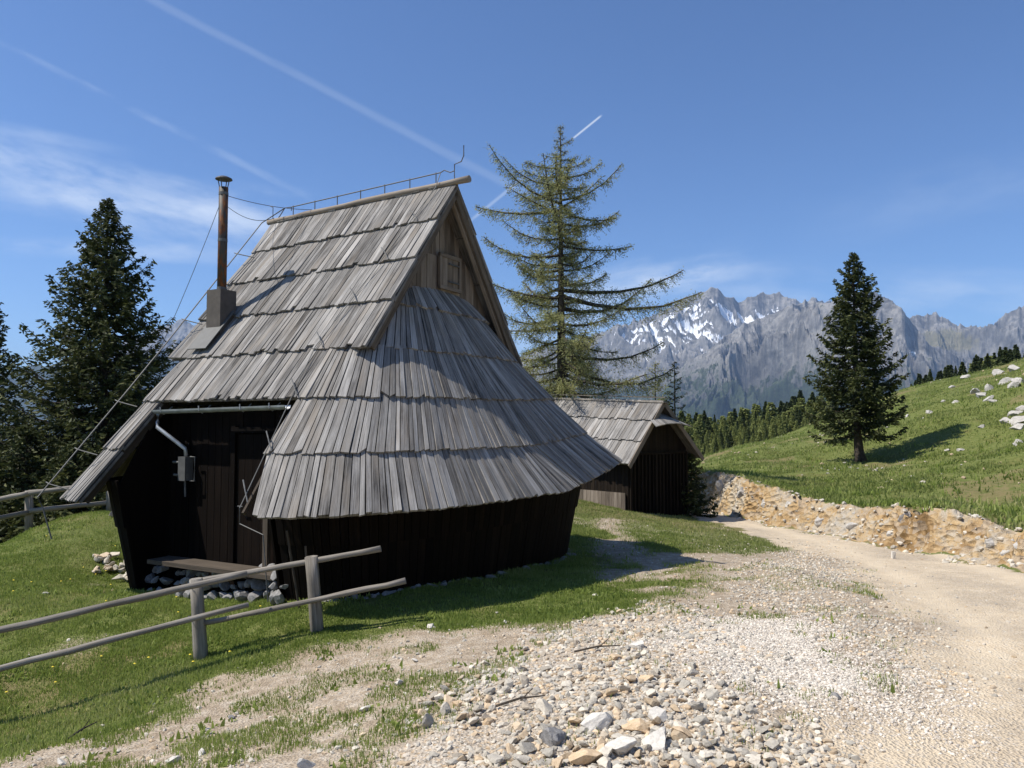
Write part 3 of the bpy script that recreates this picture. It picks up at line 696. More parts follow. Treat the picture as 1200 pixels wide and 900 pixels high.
# walls: leaning outwards, following the rounded end
wl = MB()
def wsec(z, phi, end):
    k = (z+1.95)/1.25
    Wd = 2.66+.26*k; Bn = (1.44+.20*k) if end > 0 else (.72+.28*k)
    if end > 0: q, w_ = cap(Wd, Bn, .95, phi); return S0N+q, w_
    c, s_ = abs(math.cos(phi)), math.sin(phi)
    return ((S0N if end > 0 else S0F)+end*c**(2/PE)*Bn, Wd*math.copysign(abs(s_)**(2/PE), s_))
def wall_arc(end, p1=PI/2):
    N = 700; ph = [p1+(-PI/2-p1)*i/N for i in range(N+1)]; pts = [wsec(-1.95, a_, end) for a_ in ph]; L = [0]
    for i in range(N): L.append(L[-1]+math.hypot(pts[i+1][0]-pts[i][0], pts[i+1][1]-pts[i][1]))
    cur = 0
    while cur < L[-1]-.01:
        nx = min(cur+random.uniform(.07, .12), L[-1]); pa, pb = np.interp([cur, nx], L, ph)
        zt_, zl = -.70, -2.25
        for (zz1, zz2, off) in ((zt_, -1.28, .018), (-1.22, zl, 0.0)):
            q = [Vector((wsec(z_, a_, end)[0], -wsec(z_, a_, end)[1], z_)) for z_, a_ in ((zz1, pa), (zz1, pb), (zz2, pa), (zz2, pb))]
            d = (q[3]-q[2])*.04; q[2] += d; q[3] -= d; q[0] += d; q[1] -= d
            wl.flip = end < 0
            wl.plank(*q, off+random.uniform(0, .008), off+random.uniform(0, .01), .03)
        cur = nx
    wl.flip = False
wall_arc(1, 1.52); wall_arc(-1)
def wall_line(s1, s2, w1, z1, z2, mb=None, wm=.14, out=1, leanw=0.0):
    mb = mb or wl; s = s1
    while s < s2-.005:
        e = min(s+random.uniform(.08, wm), s2); mb.flip = out < 0
        mb.plank((s+.003, -(w1+leanw), z1), (e-.003, -(w1+leanw), z1), (s+.003, -w1, z2), (e-.003, -w1, z2), random.uniform(0, .01), random.uniform(0, .01), .03)
        s = e
    mb.flip = False
wall_line(S0F-.25, S0N, 2.18, .16, -2.1)                 # recessed front wall by the door
wall_line(S0F, S0N, -2.66, -.62, -2.25, out=-1)
for s_ in (S0N+.04, S0F-.12):
    sh_ = [(2.05, -2.1), (2.60, -2.1), (2.86, -.80), (2.36, .10), (2.05, .10)]
    wl.add([(s_, -a_, b_) for a_, b_ in sh_]+[(s_+.03, -a_, b_) for a_, b_ in sh_], [(0, 1, 2, 3, 4), (9, 8, 7, 6, 5)]+[(i, i+5, (i+1) % 5+5, (i+1) % 5) for i in range(5)])
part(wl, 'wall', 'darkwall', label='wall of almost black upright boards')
dr = MB()
for i in range(6): dr.box((-1.72+.135*i+.07, -2.205, -1.0), (.13, .03, 1.72))
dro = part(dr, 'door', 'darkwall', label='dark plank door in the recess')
fr = MB()
for xq in (-1.76, -.87): fr.box((xq, -2.22, -.97), (.07, .06, 1.86))
fr.box((-1.315, -2.22, -.09), (.82, .06, .07)); fr.build('door_frame', M['darkwall'], dro)
hd = MB(); hd.tube([(-1.62, -2.235, -1.0), (-1.62, -2.28, -1.0), (-1.54, -2.28, -1.0)], .01, 6); hd.build('handle', M['wire'], dro)
pb_ = MB(); pb_.box((-1.12, -2.30, -1.35), (.075, .055, 1.4)); part(pb_, 'corner_post', 'under')
# entrance step plank
dk = MB(); dk.box((-1.75, -2.46, -1.70), (2.1, .32, .05))
part(dk, 'entrance_step', 'under', label='weathered plank step before the door')
# gutter and downpipe
gt = MB()
gpts = [(S0F-.10+(S0N-S0F-.0)*i/10, -(Wz(.255)+.06), .155+.004*i) for i in range(11)]
n = 8; vs = []; fs = []
for i, p_ in enumerate(gpts):
    for j in range(n+1):
        t = PI+PI*j/n; vs.append((p_[0], p_[1]+.052*math.cos(t), p_[2]+.052*math.sin(t)))
    for j in range(n, -1, -1):
        t = PI+PI*j/n; vs.append((p_[0], p_[1]+.045*math.cos(t), p_[2]+.045*math.sin(t)))
q = 2*(n+1)
for i in range(len(gpts)-1):
    for j in range(q): fs.append((i*q+j, i*q+(j+1) % q, (i+1)*q+(j+1) % q, (i+1)*q+j))
gt.add(vs, fs); gto = part(gt, 'gutter', 'zinc', smooth=False)
for i in (1, 4, 7, 9):
    br = MB(); p_ = gpts[i]; br.tube([(p_[0], p_[1]-.056, p_[2]+.03), (p_[0], p_[1]-.05, p_[2]-.03), (p_[0], p_[1], p_[2]-.058), (p_[0], p_[1]+.05, p_[2]-.02), (p_[0], p_[1]+.12, p_[2]+.04)], .007, 5)
    br.build('gutter_bracket', M['zinc'], gto)
dp = MB(); dp.tube([(S0F+.02, -(Wz(.255)+.06), .11), (S0F+.02, -(Wz(.255)+.06), .0), (S0F+.04, -2.44, -.06), (S0F+.36, -2.27, -.33), (S0F+.37, -2.26, -.42)], .026, 8)
part(dp, 'downpipe', 'zinc', smooth=True)
mt = MB(); mt.box((S0F+.36, -2.26, -.58), (.13, .12, .30)); mt.tube([(S0F+.46, -2.27, -.43), (S0F+.54, -2.27, -.43), (S0F+.54, -2.27, -.73), (S0F+.46, -2.27, -.73)], .010, 6)
mt.tube([(S0F+.30, -2.3, -.50), (S0F+.18, -2.3, -.50)], .016, 6); mt.tube([(S0F+.30, -2.3, -.66), (S0F+.20, -2.3, -.66)], .016, 6)
mt.tube([(S0F+.37, -2.27, -.73), (S0F+.38, -2.27, -.93)], .012, 6)
part(mt, 'meter_box', 'galv', label='small metal box with a handle hanging under the downpipe')  # metal box taken for a meter, below the downpipe
# chimney
cs, cw = -2.86, 1.52; cz = ZR-SL*cw
cb = MB(); cb.box((cs, -cw, cz+.085), (.27, .27, .79))
cbo = part(cb, 'chimney_box', 'boxmetal', label='dark sheet metal box around the flue')
fl = MB(); fl.plank(L3(cs-.19, cw-.12, cz+.2), L3(cs+.19, cw-.12, cz+.2), L3(cs-.17, cw+.33, cz-.38), L3(cs+.17, cw+.33, cz-.38), .07, .085, .012)
fl.build('flashing', M['galv'], cbo)
cp = MB(); zt = cz+.70; cp.tube([(cs, -cw, zt-.28), (cs, -cw, zt+.6), (cs, -cw, zt+1.22)], .062, 14); cpo = part(cp, 'flue_pipe', 'pipe', smooth=True)
for zq in (-.22, .45, 1.1):
    cl_ = MB(); cl_.tube([(cs, -cw, zt+zq+.01), (cs, -cw, zt+zq+.05)], .065, 14); cl_.build('pipe_collar', M['galv'], cpo)
cc_ = MB()
for i in range(4): a_ = i*PI/2+.4; cc_.tube([(cs+.055*math.cos(a_), -cw+.055*math.sin(a_), zt+1.2), (cs+.085*math.cos(a_), -cw+.085*math.sin(a_), zt+1.34)], .007, 5)
cc_.tube([(cs, -cw, zt+1.33), (cs, -cw, zt+1.345), (cs, -cw, zt+1.37), (cs, -cw, zt+1.385)], [.115, .11, .06, .01], 16)
cc_.build('chimney_cap', M['wire'], cpo)
# lightning conductor: rod on stand-offs along the ridge, down both verges
lc = MB(); zr = ZR+.105
def Rg(s, dz=0.0): return L3(s, 0, zr+dz)
lc.tube([Rg(VF+.32, .06)]+[Rg(VF+.32+(VN-.28-VF-.32)*i/8, .12) for i in range(9)], .0085, 6)
for i in range(7):
    s_ = VF+.36+i*(VN-.36-VF-.36)/6; lc.tube([Rg(s_, -.02), Rg(s_, .135)], .008, 5)
lc.tube([Rg(VN-.28, .12), Rg(VN-.22, .14), Rg(VN-.12, .09), Rg(VN-.05, .10)], .008, 5)
lc.tube([Rg(VN-.05, -.02), Rg(VN-.05, .19), Rg(VN+.06, .21), Rg(VN+.10, .29), Rg(VN+.10, .43)], .008, 5)
lc.tube([Rg(VF+.32, .12), Rg(VF+.18, .13), Rg(VF+.08, .02), Rg(VF+.0, -.05)], .0085, 5)
def downwire(sf, seg, off=.17, sd=1):
    pts = []
    for z_ in seg:
        s_ = sf(z_); p_ = L3(s_, sd*Wz(z_), z_); pts.append(p_+Vector((0, -.788*off*sd, .615*off)))
    return pts
near = downwire(lambda z_: VN-.30-.45*max(0, (3.2-z_))/2.4 if z_ > .86 else VN-.75+.32*(.86-z_)/1.8, [3.22, 2.6, 2.0, 1.4, .86, .26, -.35, -.9], .07)
lc.tube([Rg(VN-.28, .12)]+near+[near[-1]+Vector((-.02, .02, -.16)), near[-1]+Vector((.30, .03, -.25)), near[-1]+Vector((.36, .05, -.9))], .006, 5)
for i, z_ in enumerate([2.75, 2.15, 1.55, .95, .35, -.25, -.75]):
    s_ = VN-.30-.45*max(0, (3.2-z_))/2.4 if z_ > .86 else VN-.75+.32*(.86-z_)/1.8
    a_ = L3(s_-.13, Wz(z_+.1), z_+.1)+Vector((0, -.788*.09, .615*.09)); c_ = L3(s_+.10, Wz(z_-.10), z_-.10)+Vector((0, -.788*.075, .615*.075))
    lc.tube([a_, (a_+c_)/2+Vector((0, -.01, .03)), c_], .007, 5)
far = downwire(lambda z_: VF-.02-.12*max(0, (.5-z_)), [3.1, 2.4, 1.7, 1.0, .3, -.4, -1.0], .19)
lc.tube([Rg(VF+.18, .13)]+far+[far[-1]+Vector((0, .06, -.12)), far[-1]+Vector((.1, .12, -.5))], .009, 5)
for z_ in (2.5, 1.35, .15, -.45, -.85):
    p_ = downwire(lambda z_: VF-.02-.12*max(0, (.5-z_)), [z_], .19)[0]; q_ = L3(VF+.22-.12*max(0, .5-z_), Wz(z_), z_)+Vector((0, -.05, .05))
    lc.tube([p_+Vector((-.06, 0, .02)), p_, q_], .008, 5)
part(lc, 'lightning_conductor', 'galv', label='grey lightning rod on stand-offs along ridge and roof edges')
gw = MB(); ptop = Vector((cs, -cw, zt+1.12))
def sagline(a, b_, sag, n=12): return [a.lerp(b_, i/n)-Vector((0, 0, sag*4*(i/n)*(1-i/n))) for i in range(n+1)]
gw.tube(sagline(ptop, Rg(VF+.75, .0), .05), .0045, 4); gw.tube(sagline(ptop-Vector((0, 0, .12)), Rg(VF-.05, .0), .12), .0045, 4)
hk = sagline(ptop, Rg(VF+.75, .0), .05)[6]; gw.tube([hk, hk+Vector((.06, 0, -.03)), hk+Vector((.06, 0, -.20))], .007, 4)
gw.tube(sagline(ptop, L3(VF-.35, Wz(.9), .9), .06), .0045, 4)
part(gw, 'guy_wire', 'wire')

# ------------------------------------------------------------------ rocks (shapes)
def ico(sub):
    import bmesh
    bm = bmesh.new(); bmesh.ops.create_icosphere(bm, subdivisions=sub, radius=1)
    V = np.array([v.co[:] for v in bm.verts]); Fx = np.array([[v.index for v in f.verts] for f in bm.faces]); bm.free(); return V, Fx
I1, F1 = ico(1); I2, F2 = ico(2); I3, F3 = ico(4)
def rockshape(V, rs, cuts=10, flat=.7, lo=.45, hi=.85, rough=0):
    V = V.copy()
    for _ in range(cuts):
        n = rs.normal(size=3); n /= np.linalg.norm(n); d = rs.uniform(lo, hi); k = np.maximum(0, V@n-d); V = V-k[:, None]*n
    if rough:
        nz = fbm(V[:, 0]*3+9+V[:, 2]*1.3, V[:, 1]*3+5-V[:, 2]*1.7, 4, int(rs.randint(999)))-.5
        V = V*(1+nz[:, None]*rough)
    V = V*np.array([1, rs.uniform(.65, .95), flat*rs.uniform(.7, 1.1)]); return V
rs = np.random.RandomState(7)
ROCKM = [npmesh('stone_shape', rockshape(I2 if i < 9 else I3, rs, 16, .55, lo=.35, hi=.8, rough=0 if i < 9 else .16), F2 if i < 9 else F3, M['stone'], {'rnd': np.zeros(len(I2 if i < 9 else I3))}) for i in range(14)]
M['outcrop'] = stone_solid('lichened_limestone', 'out'); M['footing'] = stone_solid('shade_tinted_limestone', 'dark')  # footing stones: limestone darkened so its colour carries the shade below the hut
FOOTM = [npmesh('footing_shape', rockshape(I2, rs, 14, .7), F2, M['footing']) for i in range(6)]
OUTM = [npmesh('outcrop_shape', rockshape(I3, rs, 16, .6, rough=.3), F3, M['outcrop'], smooth=False) for i in range(6)]
def stone(name, x, y, size, seed, sink=.3, mesh=None, mat=None, z=None, zs=1.0, tilt=.5, **k):
    r_ = random.Random(seed); me = mesh or ROCKM[r_.randrange(len(ROCKM))]
    o = link(name, me, **k); zz = gz(x, y) if z is None else z
    o.location = (x, y, zz+size*zs*.35*(1-sink)*1.0); o.rotation_euler = (r_.uniform(-tilt, tilt), r_.uniform(-tilt, tilt), r_.uniform(0, 6.28))
    s = size/2; o.scale = (s*r_.uniform(.9, 1.15), s*r_.uniform(.85, 1.1), s*zs*r_.uniform(.8, 1.15))
    if mat:
        o.data = me.copy(); o.data.materials[0] = M[mat]
    return o
# stones under the hut door side
k = 0
for i in range(66):
    t = i/65; s_ = -3.75+t*3.35+random.uniform(-.06, .06); row = i % 3
    w_ = 2.30+row*.10+random.uniform(-.03, .05)+(.22 if s_ > -.7 else 0)
    if s_ < -3.2: w_ -= (-3.2-s_)*.9
    P = hutw(s_, w_, 0); sz = random.uniform(.13, .27)
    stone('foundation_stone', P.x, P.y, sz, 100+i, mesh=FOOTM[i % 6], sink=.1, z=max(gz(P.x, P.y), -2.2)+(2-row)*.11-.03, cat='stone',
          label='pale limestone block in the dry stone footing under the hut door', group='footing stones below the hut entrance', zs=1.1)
for i in range(48):
    ph = 1.3-2.6*i/47; s_, w_ = wsec(-1.95, ph, 1); P = hutw(s_+.02+random.uniform(-.03, .07), w_, 0); sz = random.uniform(.12, .26)
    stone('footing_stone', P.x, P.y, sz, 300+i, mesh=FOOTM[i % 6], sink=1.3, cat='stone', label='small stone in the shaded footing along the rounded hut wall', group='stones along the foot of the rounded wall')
for i in range(26):
    P = G(random.uniform(112, 172), random.uniform(652, 684)); 
    stone('footing_stone', P.x, P.y, random.uniform(.12, .27), 400+i, cat='stone', label='broken stone in the loose heap at the left foot of the hut', group='loose stones left of the hut footing')

# ------------------------------------------------------------------ second hut
HA = Vector((.675, -.737)); hP = Vector((3.93, 20.0)); hb = -2.5
hut2 = empty('shed', (hP.x, hP.y, hb), math.atan2(HA.y, HA.x), label='small dark shed with a low shingled gable roof behind the big hut', cat='shed')
def p2(mb, name, mat, parent=None, **k): return mb.build(name, M[mat], parent or hut2, (0, 0, -hb) if parent is None else (0, 0, 0), **k)
LEN = 4.0; rzn = .56
def R2(s, w_, dz=0.0):        # w>0 = left/camera side slope
    sl = 1.12 if w_ > 0 else .88
    return Vector((s, -w_, rzn-.045*s-sl*abs(w_)+dz))
rf = MB()
c2 = [0, .48, .95, 1.42]; c3 = [0, .55, 1.12, 1.72]
for sd, cs_ in ((1, c2), (-1, c3)):
    for k in range(3):
        s = -LEN
        while s < .0:
            e = min(s+random.uniform(.08, .15), 0.0); 
            if e > -.04: e = 0.0
            wt = max(0, cs_[k]-.08); wb = cs_[k+1]+random.uniform(-.02, .02)
            P = [R2(s+.004, sd*wt+1e-6*sd), R2(e-.004, sd*wt+1e-6*sd), R2(s+.004, sd*wb), R2(e-.004, sd*wb)]
            rf.flip = sd < 0; rf.plank(*P, .01, .05+random.uniform(-.006, .014), .024); s = e
        rf.plank(R2(-LEN, sd*max(cs_[k], .001)), R2(0, sd*max(cs_[k], .001)), R2(-LEN, sd*cs_[k+1]), R2(0, sd*cs_[k+1]), -.014, -.006, .03, .1); rf.flip = False
# little half hip over the front
K = 12
for i in range(K):
    w1, w2 = .56-1.16*i/K, .56-1.16*(i+1)/K
    bow = lambda q: .10*(1-((q+.02)/.6)**2)
    P = [Vector((-.22, -w1*.72, .16+bow(w1))), Vector((-.22, -w2*.72, .16+bow(w2))), Vector((.30, -w1*1.3, -.12+bow(w1)*.9)), Vector((.30, -w2*1.3, -.12+bow(w2)*.9))]
    rf.plank(*P, .0, .01+random.uniform(0, .01), .024)
p2(rf, 'roof', 'shingle')
rc2 = MB(); rc2.plank(R2(-LEN-.05, -.12, .07), R2(.06, -.12, .07), R2(-LEN-.05, .10, .09), R2(.06, .10, .09), 0, 0, .03); rc2.beam(R2(-LEN-.05, .0, .085), R2(.07, .0, .085), .10, .03)
p2(rc2, 'ridge_board', 'rail')
for sd, wm in ((1, 1.44), (-1, 1.74)):
    bb = MB(); bb.beam(R2(.01, sd*.02, -.06), R2(.01, sd*wm, -.04), .03, .12, up=(0, -sd*.7, .7)); p2(bb, 'barge_board', 'board')
wa = MB()
def wl2(s1, w1, s2, w2, zt1, zt2, zb=-2.6, step=.11, gap=.004, off=0):
    a_ = Vector((s1, -w1, 0)); b_ = Vector((s2, -w2, 0)); L_ = (b_-a_).length; n_ = max(1, int(L_/step))
    for i in range(n_):
        p_, q_ = a_.lerp(b_, i/n_), a_.lerp(b_, (i+1)/n_); g_ = (q_-p_).normalized()*gap
        za, zc = zt1+(zt2-zt1)*i/n_, zt1+(zt2-zt1)*(i+1)/n_
        p_ = p_+g_; q_ = q_-g_
        wa.plank((p_.x, p_.y, za), (q_.x, q_.y, zc), (p_.x, p_.y, zb), (q_.x, q_.y, zb), off+random.uniform(0, .006), off+random.uniform(0, .006), .025)
top2 = lambda w_: rzn-(1.12 if w_ > 0 else .88)*abs(w_)-.06
wl2(-.28, 1.12, -.28, 0, top2(1.12), top2(0)); wl2(-.28, 0, -.28, -1.35, top2(0), top2(-1.35))
wl2(-LEN+.2, 1.12, -.28, 1.12, top2(1.12), top2(1.12)-.0)
wl2(-LEN+.2, -1.35, -LEN+.2, 0, top2(-1.35), top2(0)); wl2(-LEN+.2, 0, -LEN+.2, 1.12, top2(0), top2(1.12)); wl2(-.28, -1.35, -LEN+.2, -1.35, top2(-1.35), top2(-1.35))
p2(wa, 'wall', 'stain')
bt = MB()
for i in range(17):
    w_ = 1.08-2.38*i/16; bt.box((-.235, -w_, (-.80-2.55)/2), (.04, .045, 1.75))
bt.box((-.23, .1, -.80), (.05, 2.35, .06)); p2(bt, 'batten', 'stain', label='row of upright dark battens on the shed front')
sb = MB(); s = -LEN+.4
while s < -.35:
    sb.box((s, -1.175, -2.13), (.12, .03, .72)); s += .128
p2(sb, 'lower_boarding', 'board', label='lighter brown low boarding on the shed side')

# ------------------------------------------------------------------ fences
def logpts(a, b_, n=10, wob=.009, sag=0):
    a = Vector(a); b_ = Vector(b_); return [a.lerp(b_, i/n)+Vector((random.uniform(-wob, wob)*.5, random.uniform(-wob, wob), random.uniform(-wob, wob)*.6-sag*4*(i/n)*(1-i/n))) for i in range(n+1)]
g0 = G(232, 772)
fence = empty('rail_fence', (pt(232, 772, 7.2).x, 7.2, gz(pt(232, 772, 7.2).x, 7.2)), label='weathered grey split rail fence on the grass before the big hut', cat='fence')
def fpart(fe, mb, name, mat='rail', **k):
    return mb.build(name, M[mat], fe, tuple(-c_ for c_ in fe.location), smooth=True, **k)
for (u, v1, v2, D, rr_) in ((232, 678, 778, 7.22, .062), (368, 652, 744, 7.42, .066), (-150, 740, 905, 6.05, .065)):
    mb = MB(); a_ = pt(u+5, v2, D); b_ = pt(u-3 if u == 368 else u-2, v1, D); zg = gz(a_.x, a_.y)
    a_.z = zg-.15; mb.tube([a_, a_.lerp(b_, .3), a_.lerp(b_, .7), b_], [rr_, rr_*1.02, rr_*.97, rr_*.95], 6, jit=.06); fpart(fence, mb, 'post')
def rail(fe, p, q, r1, r2, n=10, **k):
    mb = MB(); P = logpts(p, q, n); mb.tube(P, [r1+(r2-r1)*i/n+random.uniform(-.003, .003) for i in range(n+1)], 7, jit=.06); return fpart(fe, mb, 'rail', **k)
rail(fence, pt(-170, 778, 5.95), pt(290, 672, 7.22), .031, .029)
rail(fence, pt(222, 683, 7.28), pt(446, 643, 7.5), .027, .029, label='upper rail sticking out past the last post')
rail(fence, pt(-170, 828, 5.9), pt(292, 708, 7.12), .030, .024)
rail(fence, pt(236, 731, 7.22), pt(476, 681, 7.45), .024, .028, label='lower rail sticking out past the last post')
wt = MB()
for v_ in (684, 722):
    c_ = pt(231, v_, 7.2); wt.tube([c_+Vector((.075*math.cos(t_), .09*math.sin(t_), .012*math.sin(2*t_))) for t_ in np.linspace(0, 2*PI, 13)], .004, 4)
fpart(fence, wt, 'wire_tie', 'wire')
bf = pt(34, 622, 13.2); fence2 = empty('rail_fence', (bf.x, bf.y, gz(bf.x, bf.y)), label='curved rail fence at the edge of the grass left behind the hut', cat='fence')
for (u, v1, v2, D) in ((34, 575, 625, 13.2), (129, 568, 606, 13.6), (-70, 590, 650, 12.6)):
    mb = MB(); a_ = pt(u, v2, D); b_ = pt(u, v1, D); a_.z = min(a_.z, gz(a_.x, a_.y)-.1); mb.tube([a_, b_], .07, 6); fpart(fence2, mb, 'post')
rail(fence2, pt(-80, 600, 12.5), pt(36, 578, 13.15), .05, .045); rail(fence2, pt(34, 578, 13.1), pt(180, 562, 13.9), .045, .042)
rail(fence2, pt(-80, 622, 12.5), pt(36, 600, 13.15), .045, .042); rail(fence2, pt(34, 599, 13.1), pt(180, 583, 13.9), .042, .04)
a_ = G(-20, 640); b_ = G(132, 607); mb = MB(); mb.tube(logpts(a_+Vector((0, 0, .04)), b_+Vector((0, 0, .06)), 12, .02), .055, 7, jit=.05)
mb.build('log', M['rail'], smooth=True, label='long pale log lying along the edge of the grass below the back fence', cat='log')
# leaning stakes by the rounded wall
for (u1, v1, u2, v2, D, lb) in ((336, 622, 352, 700, 8.0, 'thin dark stake leaning against the corner of the rounded wall'), (358, 640, 364, 706, 7.9, 'short rusty stake right of the thin dark stake by the hut corner')):
    mb = MB(); a_ = pt(u2, v2, D); a_.z = gz(a_.x, a_.y)-.05; mb.tube([a_, pt(u1, v1, D-.1)], .012, 6); mb.build('stake', M['under'], label=lb, cat='stake')
for (u, v, L_, an, lb) in ((95, 862, .26, 1.2, 'small forked dry stick on the bare earth at lower left'), (700, 765, .34, .05, 'thin dark dry twig lying left of the rubble'), (610, 829, .3, .2, 'thin twig lying across the rubble stones')):
    P = G(u, v); mb = MB(); d_ = Vector((math.cos(an)*L_/2, math.sin(an)*L_/2, .02)); P = P+Vector((0, 0, .03))
    mb.tube([P-d_, P+Vector((0, .01, .012)), P+d_], [.008, .007, .004], 5); mb.tube([P, P+Vector((d_.x*.5, d_.y*.3+.03, .06))], [.006, .003], 4)
    mb.build('stick', M['bark'], label=lb, cat='stick')

# ------------------------------------------------------------------ trees
def leaves_from(C, Dv, ln, wd, rs):
    """C centres (n,3), Dv direction (n,3), ln,wd arrays -> quads (kite)"""
    n = len(C); Dv = Dv/(np.linalg.norm(Dv, axis=1)[:, None]+1e-9)
    rnd = rs.normal(size=(n, 3)); S = np.cross(Dv, rnd); S /= (np.linalg.norm(S, axis=1)[:, None]+1e-9)
    ln = ln[:, None]; wd = wd[:, None]
    V = np.stack([C-Dv*ln*.5, C+S*wd*.5+Dv*ln*.05, C+Dv*ln*.5, C-S*wd*.5+Dv*ln*.05], 1).reshape(-1, 3)
    Fq = np.arange(4*n).reshape(n, 4); return V, Fq
def trunk_mb(H, r0, lean=(0, 0), base_flare=1.5, top=.01, z0=-.3, curve=None):
    mb = MB(); n = 14; P = []; rr_ = []
    for i in range(n+1):
        t = i/n; z = z0+(H-z0)*t; off = curve(t) if curve else (0, 0)
        P.append((lean[0]*t*t+off[0], lean[1]*t*t+off[1], z)); rr_.append((r0*(1-t)+top)*(1+(base_flare-1)*max(0, 1-t*9)))
    mb.tube(P, rr_, 9, jit=.07); return mb
def conifer(name, loc, H, prof, seed, mat, label, nb=260, style='spruce', leaf=(.13, .045), per=26, z0f=.06, r0=.14, cat='tree', group=None, curve=None, bthick=1.0, drop=0):
    """prof(t, ang) -> branch length at height fraction t (0 base .. 1 top)"""
    rs = np.random.RandomState(seed); rd = random.Random(seed)
    root = empty(name, loc, 0, label=label, cat=cat, group=group)
    tm = trunk_mb(H, r0, curve=curve); tm.build('trunk', M['bark'], root, smooth=True)
    bm_ = MB(); CC = []; DD = []; LL = []; WW = []; RN = []
    off = curve or (lambda t: (0, 0))
    ga = 0
    for i in range(nb):
        t = z0f+(1-z0f)*((i+rd.random())/nb)**(.88); ga += 2.399+rd.uniform(-.4, .4); ang = ga
        L = prof(t, ang)*(rd.uniform(.62, 1.12) if style == 'spruce' else rd.uniform(.72, 1.08))
        if style == 'larch': L *= rd.choice([.35, .6, .85, 1.05, 1.15])
        if L < .06: L = .06
        ox, oy = off(t); base = np.array([ox, oy, t*H]); dh = np.array([math.cos(ang), math.sin(ang), 0])
        if style == 'spruce': e0 = .55*(t-.35)+rd.uniform(-.12, .12); crv = .34
        else: e0 = -.10+.5*(t-.3)+rd.uniform(-.22, .2); crv = .30*rd.uniform(0, 1.3)
        npt = max(3, int(L/.10)); ts = np.linspace(0, 1, npt)
        drp = -.50 if style == 'spruce' else -.30
        zz = L*(e0*ts+drp*(1-t*.6)*ts*(1-ts*.55)+crv*ts**3)
        sw = rd.uniform(-.2, .2)*L*ts**2
        side = np.array([-dh[1], dh[0], 0])
        Pn = base+dh*(L*ts)[:, None]+side*sw[:, None]+np.array([0, 0, 1])*zz[:, None]
        br_ = (.006+.010*L)*bthick
        step = max(1, (npt-1)//4); idx = list(range(0, npt, step)); 
        if idx[-1] != npt-1: idx.append(npt-1)
        bm_.tube([Vector(Pn[q]) for q in idx], [br_*(1-.8*q/(npt-1)) for q in idx], 4)
        # side twigs
        ntw = int(per*(.35+L/ max(.4, prof(.15, ang)+.01)))
        for _ in range(ntw):
            q = rd.random()**.75; q = .12+.88*q if style == 'spruce' else .08+.92*q
            c0 = np.array([np.interp(q, ts, Pn[:, a_]) for a_ in range(3)])
            sd = rd.choice([-1, 1]); lt = (.10+.30*L*(1-q)**.7*rd.uniform(.5, 1))
            lt = min(lt, .6)*(.45+.55*min(1, L/.7))
            if style == 'spruce': d = dh*rd.uniform(.5, 1.0)+side*sd*rd.uniform(.5, 1.1)+np.array([0, 0, rd.uniform(-.5, .12)])
            else: d = dh*rd.uniform(.1, 1)+side*sd*rd.uniform(.3, 1.1)+np.array([0, 0, rd.uniform(-.95, .5)])
            d /= np.linalg.norm(d); 
            k = max(2, int(lt/(leaf[0]*.42)))
            tt = (np.arange(k)+rs.rand(k))/k
            c = c0+d*(lt*tt)[:, None]+rs.normal(size=(k, 3))*(.018 if style == 'spruce' else .05)
            c[:, 2] -= (tt*lt)**1.6*.35
            dd = d+rs.normal(size=(k, 3))*(.45 if style == 'spruce' else .8)
            lsc = .5+.5*min(1, L/.7); CC.append(c); DD.append(dd); LL.append(lsc*leaf[0]*rs.uniform(.6, 1.25, k)); WW.append(lsc*leaf[1]*rs.uniform(.7, 1.3, k))
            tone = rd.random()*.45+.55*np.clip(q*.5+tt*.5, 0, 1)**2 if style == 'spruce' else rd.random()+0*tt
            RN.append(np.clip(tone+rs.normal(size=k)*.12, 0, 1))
            if style == 'larch' and rd.random() < .5:
                e_ = c0+d*lt; bm_.tube([Vector(c0), Vector(e_-np.array([0, 0, lt**1.6*.35]))], [.005*bthick, .003], 3)
    bm_.build('branches', M['bark'], root)
    C = np.concatenate(CC); V, Fq = leaves_from(C, np.concatenate(DD), np.concatenate(LL), np.concatenate(WW), rs)
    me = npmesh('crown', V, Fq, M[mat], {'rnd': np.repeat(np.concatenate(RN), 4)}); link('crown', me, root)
    print(name, label[:30], 'leaves', len(C))
    return root
def cone(Rm, pw=.85, bot=.8):
    return lambda t, a: Rm*(1-t)**pw*min(1, bot+t*3)+.05
# left big spruce
p = pt(122, 500, 18.5); zt = pt(114, 234, 18.5).z
hb_ = gz(p.x, p.y)
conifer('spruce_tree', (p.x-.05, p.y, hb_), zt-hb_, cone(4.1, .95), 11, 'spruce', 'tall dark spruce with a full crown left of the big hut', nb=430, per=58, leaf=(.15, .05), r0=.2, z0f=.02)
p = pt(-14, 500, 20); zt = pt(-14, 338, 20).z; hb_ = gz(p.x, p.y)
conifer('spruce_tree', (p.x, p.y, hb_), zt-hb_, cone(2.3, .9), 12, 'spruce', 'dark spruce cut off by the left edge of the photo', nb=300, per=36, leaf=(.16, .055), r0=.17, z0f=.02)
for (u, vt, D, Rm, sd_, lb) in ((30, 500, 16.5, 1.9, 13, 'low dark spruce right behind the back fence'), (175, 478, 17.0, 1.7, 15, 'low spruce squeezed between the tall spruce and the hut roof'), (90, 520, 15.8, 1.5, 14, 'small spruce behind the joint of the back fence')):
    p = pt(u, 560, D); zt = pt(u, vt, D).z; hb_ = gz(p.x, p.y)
    conifer('spruce_tree', (p.x, p.y, hb_), zt-hb_, cone(Rm*1.15, .85, .95), sd_, 'spruce', lb, nb=170, per=44, leaf=(.15, .055), r0=.10, z0f=.02)
